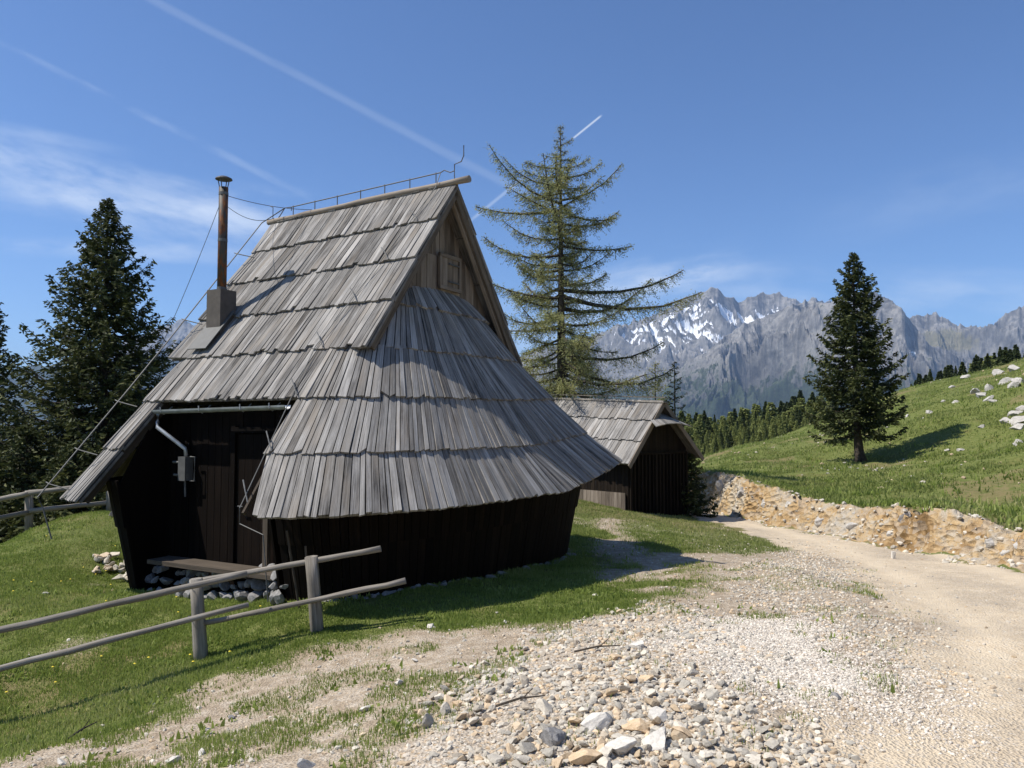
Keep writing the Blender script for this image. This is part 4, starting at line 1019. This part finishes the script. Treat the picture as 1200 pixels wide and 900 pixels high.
# right spruce on the hill
p = pt(1008, 540, 30); hb_ = gz(p.x, p.y); zt = pt(1006, 297, 30).z
def pr(t, a):
    base = np.interp(t, [0, .12, .2, .35, .5, .65, .8, .92, 1], [1.3, 1.95, 2.0, 1.85, 1.5, 1.1, .78, .36, .05])
    return float(base)
conifer('spruce_tree', (p.x, p.y, hb_), zt-hb_, pr, 21, 'spruce', 'lone dark spruce standing on the green hillside above the road', nb=240, per=40, leaf=(.19, .07), r0=.17, z0f=.14, curve=lambda t: (-.10+.22*math.exp(-t*16), 0))
# larch
LD = 24.0; p = pt(658, 500, LD); hb_ = gz(p.x, p.y); zt = pt(660, 148, LD).z; H = zt-hb_
def lp(t, a):
    z = t*H+hb_; v = HV-z/LD*F
    rgt = np.interp(v, [148, 170, 200, 250, 300, 350, 400, 450, 520], [4, 16, 42, 84, 112, 165, 140, 112, 90])
    lft = np.interp(v, [148, 170, 200, 250, 300, 350, 400, 450, 520], [4, 18, 52, 98, 96, 90, 84, 84, 70])
    c = math.cos(a); k = .5+.5*c; return float((rgt*k+lft*(1-k))/F*LD*.97)
conifer('larch_tree', (p.x, p.y, hb_), H, lp, 31, 'larch', 'tall loose larch with fresh light green needles behind the hut roof', nb=135, per=66, style='larch', leaf=(.085, .024), r0=.20, z0f=.14, bthick=1.6)
# saplings and bushes round the shed
for (u, vt, vb, D, Rm, sd_, nb_, pe, lb) in ((791, 424, 500, 25.5, .75, 41, 60, 16, 'thin young spruce rising behind the ridge of the shed'),
                                             (806, 528, 612, 21.4, .78, 42, 90, 30, 'low bushy young spruce at the right corner of the shed')):
    p = pt(u, vb, D); hb_ = gz(p.x, p.y); zt = pt(u, vt, D).z
    conifer('spruce_tree', (p.x, p.y, hb_), zt-hb_, cone(Rm, .7, .9), sd_, 'spruce', lb, nb=nb_, per=pe, leaf=(.15, .05), r0=.05, z0f=.03)
p = pt(768, 470, 27); hb_ = gz(p.x, p.y); zt = pt(768, 425, 27).z
conifer('larch_tree', (p.x, p.y, hb_), zt-hb_, cone(1.2, .6), 43, 'larch', 'young light green larch behind the shed roof left of the thin spruce', nb=70, per=24, style='larch', leaf=(.13, .045), r0=.06, z0f=.1)

# far forest, one object per tree
def fartree(name, seed, mat, loose=.0):
    rs = np.random.RandomState(seed); n = 1500; t = rs.rand(n)**.8; t = .04+.96*t; a_ = rs.rand(n)*2*PI
    lay = (t*11) % 1
    rad = .19*(1-t)**1.0*(.55+.45*(1-lay))*(1 if not loose else rs.uniform(.6, 1.25, n))*rs.uniform(.75, 1.05, n)
    if loose: rad = rad*1.15+.01
    C = np.stack([rad*np.cos(a_), rad*np.sin(a_), t-rad*.25], -1); D_ = np.stack([np.cos(a_), np.sin(a_), rs.uniform(-.9, .1, n)], -1)
    V, Fq = leaves_from(C, D_+rs.normal(size=(n, 3))*.3, rs.uniform(.035, .065, n)*(1.15-t*.7), rs.uniform(.018, .035, n)*(1.15-t*.6), rs)
    k = len(V); ring = np.array([[.008*math.cos(q), .008*math.sin(q), z_] for z_ in (0, .9) for q in (0, 1.57, 3.14, 4.71)]); V = np.vstack([V, ring])
    Fq = np.vstack([Fq, [[k+i, k+(i+1) % 4, k+4+(i+1) % 4, k+4+i] for i in range(4)]])
    rn = np.concatenate([np.repeat(rs.rand(n), 4), np.zeros(8)])
    return npmesh(name, V, Fq, M[mat], {'rnd': rn})
FS = [fartree('far_spruce_shape', 50+i, 'farspruce') for i in range(4)]; FL = [fartree('far_larch_shape', 60+i, 'farlarch', .5) for i in range(3)]
rd = random.Random(9)
def plant(u, D, vt, larch):
    p = pt(u, 500, D); zt = pt(u, vt, D).z; z0 = gz(p.x, p.y); Ht = zt-z0
    if Ht < 2.0: return
    Ht = min(Ht, 22); o = link('larch_tree' if larch else 'spruce_tree', rd.choice(FL if larch else FS)); zb_ = zt-Ht
    wdt = rd.uniform(1.3, 2.5); o.location = (p.x, p.y, min(z0, zb_)); Ht = zt-min(z0, zb_); o.scale = (Ht*wdt*.85, Ht*wdt*.85, Ht); o.rotation_euler = (0, 0, rd.uniform(0, 6.28))
    return o
topv = lambda u: np.interp(u, [560, 700, 800, 850, 894, 925, 947, 975, 1000], [500, 492, 482, 485, 475, 468, 461, 462, 466])
for i in range(640):
    u = rd.uniform(770, 985); row = rd.random(); D = 155-80*row*rd.uniform(.8, 1)
    vt = topv(u)+row*46+rd.uniform(-8, 12); la = rd.random() < (.66 if 805 < u < 965 and row > .2 else .25)
    o = plant(u, D, vt, la)
    if o: tag(o, 'light green larch in the wood beyond the hillside' if la else 'dark spruce in the wood beyond the hillside', 'tree', 'light green larches of the far wood' if la else 'dark spruces of the far wood')
for i in range(105):
    u = 1060+200*rd.random(); D = rd.uniform(90, 135)
    vt = np.interp(u, [1062, 1070, 1086, 1124, 1155, 1200, 1260], [452, 448, 438, 432, 416, 405, 396])+rd.uniform(-6, 15)
    o = plant(u, D, vt, rd.random() < .06)
    if o: tag(o, 'dark spruce in the row behind the hill crest at right', 'tree', 'spruces lined up behind the hill crest')
m, b, p = newmat('far_canopy'); M['canopy'] = m
n = b.noise(b.n('ShaderNodeNewGeometry').outputs['Position'], .12, 5, .7)
b.l(b.ramp(n, [(.35, (.012, .02, .009)), (.55, (.035, .05, .018)), (.7, (.08, .10, .035))]), p.inputs['Base Color']); p.inputs['Roughness'].default_value = .95

# ------------------------------------------------------------------ rubble, boulders, gravel
random.seed(77)
def inrub(x, y): return poly_sd(np.array([x]), np.array([y]), RUB)[0]
SPEC = [(650, 868, .17, 'stone_dark', 'dark grey angular boulder at the bottom edge of the rubble'), (705, 848, .20, 'stone_grey', 'long pale slab standing out beside the dark boulder'),
        (690, 890, .20, 'stone_orange', 'cream and rust block right of the dark boulder at the bottom'), (725, 880, .19, 'stone_grey', 'broad flat pale grey slab low in the rubble'),
        (757, 794, .11, 'stone_orange', 'rusty brown stone alone on top of the rubble'), (573, 846, .09, 'stone_orange', 'orange stone in the lower left of the rubble'),
        (535, 824, .09, 'stone_orange', 'tan stone near the left rim of the rubble'), (428, 830, .10, 'stone_grey', 'grey lump of rock on the bare earth left of the rubble'),
        (505, 731, .09, 'stone_grey', 'single white stone on the grass at the edge of the hut shadow'), (236, 880, .09, 'stone_grey', 'white cornered stone on the grassy earth at lower left'),
        (205, 889, .07, 'stone_grey', 'flat white chip left of the cornered white stone'), (242, 853, .05, 'stone_grey', 'small pale pebble stone on the bare strip below the fence post'),
        (360, 897, .11, 'stone_grey', 'pale stone at the bottom edge left of the rubble'), (72, 893, .07, 'stone_grey', 'small grey stone at the bottom left corner'),
        (272, 838, .06, 'stone_dark', 'brown dark stone on the bare strip'), (487, 772, .07, 'stone_grey', 'half buried pale stone above the rubble rim'),
        (592, 727, .07, 'stone_grey', 'pale stone in the shade below the rounded wall'), (698, 696, .09, 'stone_grey', 'pale stone on the rim where rubble meets shade'),
        (748, 755, .13, 'stone_grey', 'long grey stone on the upper part of the rubble'), (980, 816, .07, 'stone_dark', 'dark pebble on the white gravel'),
        (770, 870, .16, 'stone_grey', 'large pale block right of the flat slab'), (750, 853, .15, 'stone_orange', 'ochre block above the large pale block'),
        (772, 838, .12, 'stone_grey', 'grey pointed stone above the ochre block'), (800, 860, .13, 'stone_orange', 'tan faceted stone on the right side of the rubble'),
        (53, 693, .07, 'stone_grey', 'white stone in the grass left of the hut'), (468, 799, .10, 'stone_grey', 'flat grey stone at the left tip of the rubble')]
for i, (u, v, sz, mt_, lb) in enumerate(SPEC):
    P = G(u, v+4); stone('stone', P.x, P.y, sz*1.45, 900+i, sink=.75, mat=mt_, mesh=ROCKM[9+i % 5] if sz > .12 else None, label=lb, cat='stone', zs=1.0, tilt=.4)
placed = []; cnt = 0; tries = 0
while cnt < 262 and tries < 9000:
    tries += 1
    v = 700+205*random.random()**.7; u = random.uniform(430, 1010); P = G(u, v)
    if inrub(P.x, P.y) < .02 or fbm(P.x*1.9, P.y*1.9, 3, 88) < .36+.12*random.random(): continue
    near_ = sstep(690, 900, v); left_ = 1-sstep(760, 980, u+0*near_)
    sz = random.uniform(.05, .105)*(1+.8*near_*random.random()**2)*(1 if u < 850 else .8)
    if any((P.x-q[0])**2+(P.y-q[1])**2 < (.30*(sz+q[2]))**2 for q in placed): continue
    placed.append((P.x, P.y, sz)); cnt += 1
    stone('stone', P.x, P.y, sz, 2000+cnt, sink=.6, label='fist sized limestone piece in the rubble spread before the hut', cat='stone', group='stones of the rubble spread', zs=1.2)
# gravel as one counted-out mass
def gravel(name, n, region, smin, smax, seed, label, pw=2.2, base=None, tone=None, mat='stone', bury=.2):
    rs = np.random.RandomState(seed); X_, Y_ = region(rs, n); n = len(X_); sz = smin+(smax-smin)*rs.rand(n)**pw
    shapes = [rockshape(I1, rs, 8, .7, .5, .9) for _ in range(12)]
    Vb = np.stack([shapes[i] for i in rs.randint(0, 12, n)])
    a_ = rs.rand(n)*2*PI; c, s = np.cos(a_), np.sin(a_); tl = rs.normal(size=n)*.5
    x0 = Vb[:, :, 0]; y0 = Vb[:, :, 1]*np.cos(tl)[:, None]-Vb[:, :, 2]*np.sin(tl)[:, None]; z0 = Vb[:, :, 1]*np.sin(tl)[:, None]+Vb[:, :, 2]*np.cos(tl)[:, None]
    x1 = x0*c[:, None]-y0*s[:, None]; y1 = x0*s[:, None]+y0*c[:, None]
    zg = ground(X_, Y_); h_ = sz/2
    V = np.stack([X_[:, None]+x1*h_[:, None], Y_[:, None]+y1*h_[:, None], (zg+h_*(.35*bury))[:, None]+z0*h_[:, None]], -1).reshape(-1, 3)
    k = len(I1); Fx = (F1[None]+(np.arange(n)*k)[:, None, None]).reshape(-1, 3)
    rn = rs.rand(n) if tone is None else tone[0]+(tone[1]-tone[0])*rs.rand(n)
    me = npmesh(name, V, Fx, M[mat], {'rnd': np.repeat(rn, k)}); link(name, me, label=label, kind='stuff', cat='gravel')
def reg_rub(rs, n):
    x = rs.uniform(-1.6, 4.2, n*4); y = rs.uniform(3.2, 10.5, n*4)
    sd = poly_sd(x, y, RUB)+(fbm(x*2, y*2, 3, 81)-.5)*.9
    k = rs.rand(n*4) < sstep(-.35, .35, sd)*np.exp(-(y-3.2)*.18)*(.30+.70*sstep(.36, .56, fbm(x*1.9, y*1.9, 3, 88))); k = np.where(k)[0][:n]; return x[k], y[k]
gravel('rubble_gravel', 22000, reg_rub, .012, .075, 3, 'dense broken limestone filling the gaps of the rubble spread before the hut', pw=1.7)
def reg_wht(rs, n):
    x = rs.uniform(0, 5, n*5); y = rs.uniform(4, 9, n*5)
    sd = poly_sd(x, y, WHT)+(fbm(x*2, y*2, 3, 82)-.5)*.7
    k = np.where(rs.rand(n*5) < sstep(-.4, .3, sd))[0][:n]; return x[k], y[k]
gravel('fine_gravel', 22000, reg_wht, .009, .034, 4, 'fine whitish crushed gravel patch beside the road', pw=2.0, tone=(0, 1), mat='white')
def reg_mnd(rs, n):
    x = rs.uniform(0, 6, n*5); y = rs.uniform(5, 13, n*5)
    sd = poly_sd(x, y, MND)+(fbm(x*2, y*2, 3, 84)-.5)*.9
    k = np.where(rs.rand(n*5) < sstep(-.4, .3, sd)*.8)[0][:n]; return x[k], y[k]
gravel('coarse_gravel', 8000, reg_mnd, .014, .06, 14, 'brownish grey gravel bank between the shadow and the road', pw=2.6, tone=(.05, 1.0))
def reg_sc(rs, n):
    x = rs.uniform(-6, 8, n*12); y = rs.uniform(3.2, 16, n*12); mk_ = masks(x, y)
    edge = np.exp(-((x-xl(y))/.7)**2)
    k = np.where(rs.rand(n*12) < np.clip(mk_['bare']*(1-mk_['road'])*.30*(.3+fbm(x, y, 3, 90))+mk_['mnd']*.6+edge*.25+mk_['road']*.02, 0, 1)*(mk_['bank'] < .3)*np.exp(-(y-3.2)*.06))[0][:n]; return x[k], y[k]
gravel('scattered_gravel', 9000, reg_sc, .010, .06, 5, 'loose pebbles strewn over the bare earth and along the road edge', pw=3.0)
def reg_bk(rs, n):
    y = rs.uniform(8.5, 30, n*8); x = xb(y)+rs.uniform(-.5, 1.4, n*8); t = bank_t(x, y)
    k = np.where(rs.rand(n*8) < np.where((t > -.5) & (t < 1.2), .9-.5*np.abs(t-.1), 0)*(.3+fbm(x*2, y*2, 3, 91)))[0][:n]; return x[k], y[k]
gravel('bank_rubble', 1500, reg_bk, .02, .16, 6, 'broken rock and scree on the cut earth bank across the road', pw=3.0, tone=(.45, 1.05))
# rocks in the bank and on the hillside
BK = [(1010, 648, .0), (1032, 640, .5), (1150, 655, .55), (1128, 632, .8), (1175, 650, .6), (1160, 640, .45), (1195, 640, .6), (1105, 618, .5), (1060, 612, .5), (1000, 596, .7), (975, 605, .55),
      (960, 614, .45), (895, 590, .5), (870, 575, .6), (845, 565, .7), (1180, 660, .5), (1000, 615, .5), (1045, 628, .45), (925, 592, .4), (1185, 633, .5)]
for i, (u, v, sz) in enumerate(BK):
    if sz == 0: continue
    P = G(u, v); stone('bank_rock', P.x+.05, P.y+.05, sz*.75*P.y/16, 500+i, sink=1.9, mesh=OUTM[i % 6], label='pale bedrock block showing in the cut bank across the road', cat='rock', group='bedrock blocks in the roadside bank', zs=1.5, tilt=.5)
ST_ = G(1047, 655); mb = MB(); mb.box(ST_+Vector((0, 0, .05)), (.05, .05, .13), jit=.008); mb.build('marker_stone', M['stone_grey'], label='small upright pale marker block at the far road edge', cat='marker')
random.seed(12)
hr = [(1145, 458, .9), (1150, 463, 1.0), (1160, 455, .9), (1180, 447, 1.2), (1188, 452, 1.2), (1195, 447, 1.0), (1187, 485, 1.2), (1195, 492, 1.3), (1180, 492, .9), (1193, 500, 1.1), (1198, 478, 1.2),
      (1132, 441, .8), (1115, 453, .8), (1190, 432, 1.0), (1172, 436, .8), (1125, 526, .7), (1110, 526, .6), (1128, 525, .4), (1070, 557, .45), (1090, 482, .8), (1080, 490, .5), (1195, 517, .7), (1192, 521, .6),
      (990, 541, .4), (978, 548, .45), (985, 550, .4), (996, 546, .35), (1004, 548, .4), (1020, 548, .4), (1035, 547, .35), (970, 553, .35), (963, 547, .25), (1063, 487, .5), (1150, 499, .6), (1165, 470, .6), (942, 572, .22), (905, 553, .25), (940, 555, .2), (1027, 574, .2), (1120, 472, .7), (1158, 468, .8), (1040, 500, .4), (1105, 470, .5)]
for i, (u, v, sz) in enumerate(hr):
    P = G(u, v+2); near_t = u < 1050 and 540 < v < 552
    stone('hillside_rock', P.x, P.y, sz*P.y/(40 if u > 1130 and v < 530 else 54), 700+i, sink=1.0, mesh=OUTM[i % 6], cat='rock', zs=1.0,
          label='small pale rock at the foot of the lone spruce' if near_t else ('weathered limestone rock high on the hillside at the right edge' if u > 1130 and v < 505 else 'pale limestone rock poking out of the hillside grass'),
          group='rocks at the foot of the lone spruce' if near_t else ('limestone outcrop high on the hill' if u > 1130 and v < 505 else 'rocks in the hillside grass'))
def reg_hill(rs, n):
    x = rs.uniform(6, 60, n*9); y = rs.uniform(12, 75, n*9); t = bank_t(x, y)
    d = sstep(.5, .68, fbm(x*.16, y*.16, 3, 93))
    k = np.where((rs.rand(n*9) < d) & (t > 1.2) & (np.abs(x/y) < .75))[0][:n]; return x[k], y[k]
gravel('hill_stones', 800, reg_hill, .04, .26, 8, 'small pale stones strewn through the hillside pasture', pw=2.6, tone=(.3, .78))

# ------------------------------------------------------------------ grass
def grass(name, n, box, dens, hh, wd, seed, mat, label, tilt=.45, clump=1):
    rs = np.random.RandomState(seed); X_ = []; Y_ = []; tot = 0
    while tot < n:
        N = 200000; 
        if len(box) == 4: x = rs.uniform(box[0], box[1], N); y = rs.uniform(box[2], box[3], N)
        else:
            y = box[2]+(box[3]-box[2])*rs.rand(N)**box[4]; x = y*rs.uniform(box[0], box[1], N)
        k = rs.rand(N) < dens(x, y); x = x[k]; y = y[k]
        if len(x) == 0: break
        X_.append(x); Y_.append(y); tot += len(x)
    x = np.concatenate(X_)[:n]; y = np.concatenate(Y_)[:n]; n = len(x)
    z = ground(x, y); f = fbm(x*1.6, y*1.6, 3, 95)
    h = hh*rs.uniform(.5, 1.25, n)*(.6+.8*f); a_ = rs.rand(n)*2*PI; q = rs.rand(n)*2*PI; tl = np.abs(rs.normal(size=n))*tilt
    w_ = wd*rs.uniform(.7, 1.3, n)/2
    sx, sy = np.cos(a_)*w_, np.sin(a_)*w_
    mx, my, mz = np.cos(q)*np.sin(tl*.5)*h*.55, np.sin(q)*np.sin(tl*.5)*h*.55, np.cos(tl*.5)*h*.55
    tx, ty, tz = mx+np.cos(q)*np.sin(tl)*h*.5, my+np.sin(q)*np.sin(tl)*h*.5, mz+np.cos(tl)*h*.5
    z = z-.005
    V = np.stack([np.stack([x-sx, y-sy, z], -1), np.stack([x+sx, y+sy, z], -1), np.stack([x+mx+sx*.7, y+my+sy*.7, z+mz], -1), np.stack([x+tx, y+ty, z+tz], -1), np.stack([x+mx-sx*.7, y+my-sy*.7, z+mz], -1)], 1).reshape(-1, 3)
    b0 = np.arange(n)*5
    Fq = np.concatenate([np.stack([b0, b0+1, b0+2, b0+4], -1), np.stack([b0+4, b0+2, b0+3, b0+3], -1)])
    Ft = np.concatenate([np.stack([b0, b0+1, b0+2], -1), np.stack([b0, b0+2, b0+4], -1), np.stack([b0+4, b0+2, b0+3], -1)])
    dry = sstep(.5, .7, fbm(x*.5, y*.5, 4, 71)); rn = np.clip(rs.rand(n)*.6+.15*(f-.5)*4+dry*.5*rs.rand(n), 0, 1)
    me = npmesh(name, V, Ft, M[mat], {'rnd': np.repeat(rn, 5)}); link(name, me, label=label, kind='stuff', cat='grass')
def dn(x, y):
    g = masks(x, y)['grass']; wall_clear = ((((x-P0.x)*A2.x+(y-P0.y)*A2.y) < .55) & (((x-P0.x)*A2.x+(y-P0.y)*A2.y) > -3.6) & (np.abs((x-P0.x)*A2.y-(y-P0.y)*A2.x) < 2.5))
    return np.where(wall_clear, 0, np.clip(g*1.1-.05, 0, 1)**1.5*(.3+.7*sstep(.35, .6, fbm(x*4, y*4, 3, 97))))
grass('grass', 240000, (-.75, .75, 4.2, 15, 1.0), lambda x, y: dn(x, y)*np.exp(-(y-4)*.10)*(x < 2.9), .040, .0075, 1, 'grass', 'short green meadow grass around the fence and the big hut')
grass('sparse_grass', 26000, (-.75, .55, 3.6, 11, 1.0), lambda x, y: np.clip(masks(x, y)['bare']*(1-masks(x, y)['road'])*(1-masks(x, y)['wht'])*(1-masks(x, y)['mnd']*.7)*sstep(.50, .68, fbm(x*2.6, y*2.6, 4, 98)), 0, 1)*(1-masks(x, y)['rub']*.93), .038, .006, 2, 'grass', 'thin grass tufts scattered over the bare earth')
grass('verge_grass', 60000, (-.06, .5, 10.5, 24, 1.0), lambda x, y: dn(x, y)*(x < xl(y)-.2)*sstep(10.5, 13, y), .05, .012, 5, 'hillgrass', 'rough grass between the shed and the road')
grass('pasture_grass', 120000, (.20, .80, 12, 75, 1.5), lambda x, y: (bank_t(x, y) > 1.0)*(.12+.88*sstep(.36, .6, fbm(x*.8, y*.8, 3, 99)))*(1-.75*sstep(.5, .64, fbm(x*.45, y*.45, 4, 71))), .085, .032, 3, 'hillgrass', 'rough green pasture on the hillside across the road', tilt=.6)

grass('meadow_weeds', 9000, (-.75, .6, 4.0, 13, 1.0), lambda x, y: masks(x, y)['grass']*sstep(.62, .70, fbm(x*3.1, y*3.1, 3, 120))*(x < 3)+.25*masks(x, y)['bare']*(1-masks(x, y)['road'])*(1-masks(x, y)['wht'])*(1-masks(x, y)['mnd'])*(1-masks(x, y)['rub'])*sstep(.66, .72, fbm(x*3.1, y*3.1, 3, 120)), .055, .026, 9, 'grass', 'broad leaved weeds dotted through the short meadow', tilt=1.1)
grass('pasture_tufts', 9000, (.20, .80, 12, 60, 1.5), lambda x, y: (bank_t(x, y) > .9)*sstep(.58, .68, fbm(x*1.7, y*1.7, 3, 131)), .16, .05, 19, 'grass', 'taller leafy tufts standing in the hillside pasture', tilt=.9)
def fl_reg():
    rs = np.random.RandomState(4); V = []; Fx = []; n = 0
    while n < 60:
        x, y = rs.uniform(-8, -2), rs.uniform(6, 12)
        if dn(np.array([x]), np.array([y]))[0] < .5: continue
        z = gz(x, y)+.055; r = .013; k = len(V)
        V += [(x+r*math.cos(q), y+r*math.sin(q), z) for q in np.arange(6)*PI/3]+[(x, y, z+.008)]; Fx += [(k+i, k+(i+1) % 6, k+6) for i in range(6)]; n += 1
    me = npmesh('dandelions', V, Fx, M['yellow'], {'rnd': np.full(len(V), .5)}); link('dandelions', me, label='tiny yellow dandelion heads dotted through the meadow grass', kind='stuff', cat='flowers')
fl_reg()

# ------------------------------------------------------------------ haze: one closed box of thin air
mz = bpy.data.materials.new('haze'); mz.use_nodes = True; nt = mz.node_tree; nt.nodes.clear(); b = NB(nt)
pv = b.n('ShaderNodeVolumePrincipled'); om = b.n('ShaderNodeOutputMaterial'); b.l(pv.outputs[0], om.inputs['Volume'])
pv.inputs['Color'].default_value = (.46, .66, 1.0, 1); pv.inputs['Density'].default_value = 5.2e-5; pv.inputs['Anisotropy'].default_value = .1
hz = MB(); hz.box((0, 1500, 200), (26000, 21000, 1800+0)); hzo = hz.build('haze', mz, kind='stuff', label='thin blue mountain haze over the whole valley', cat='haze')
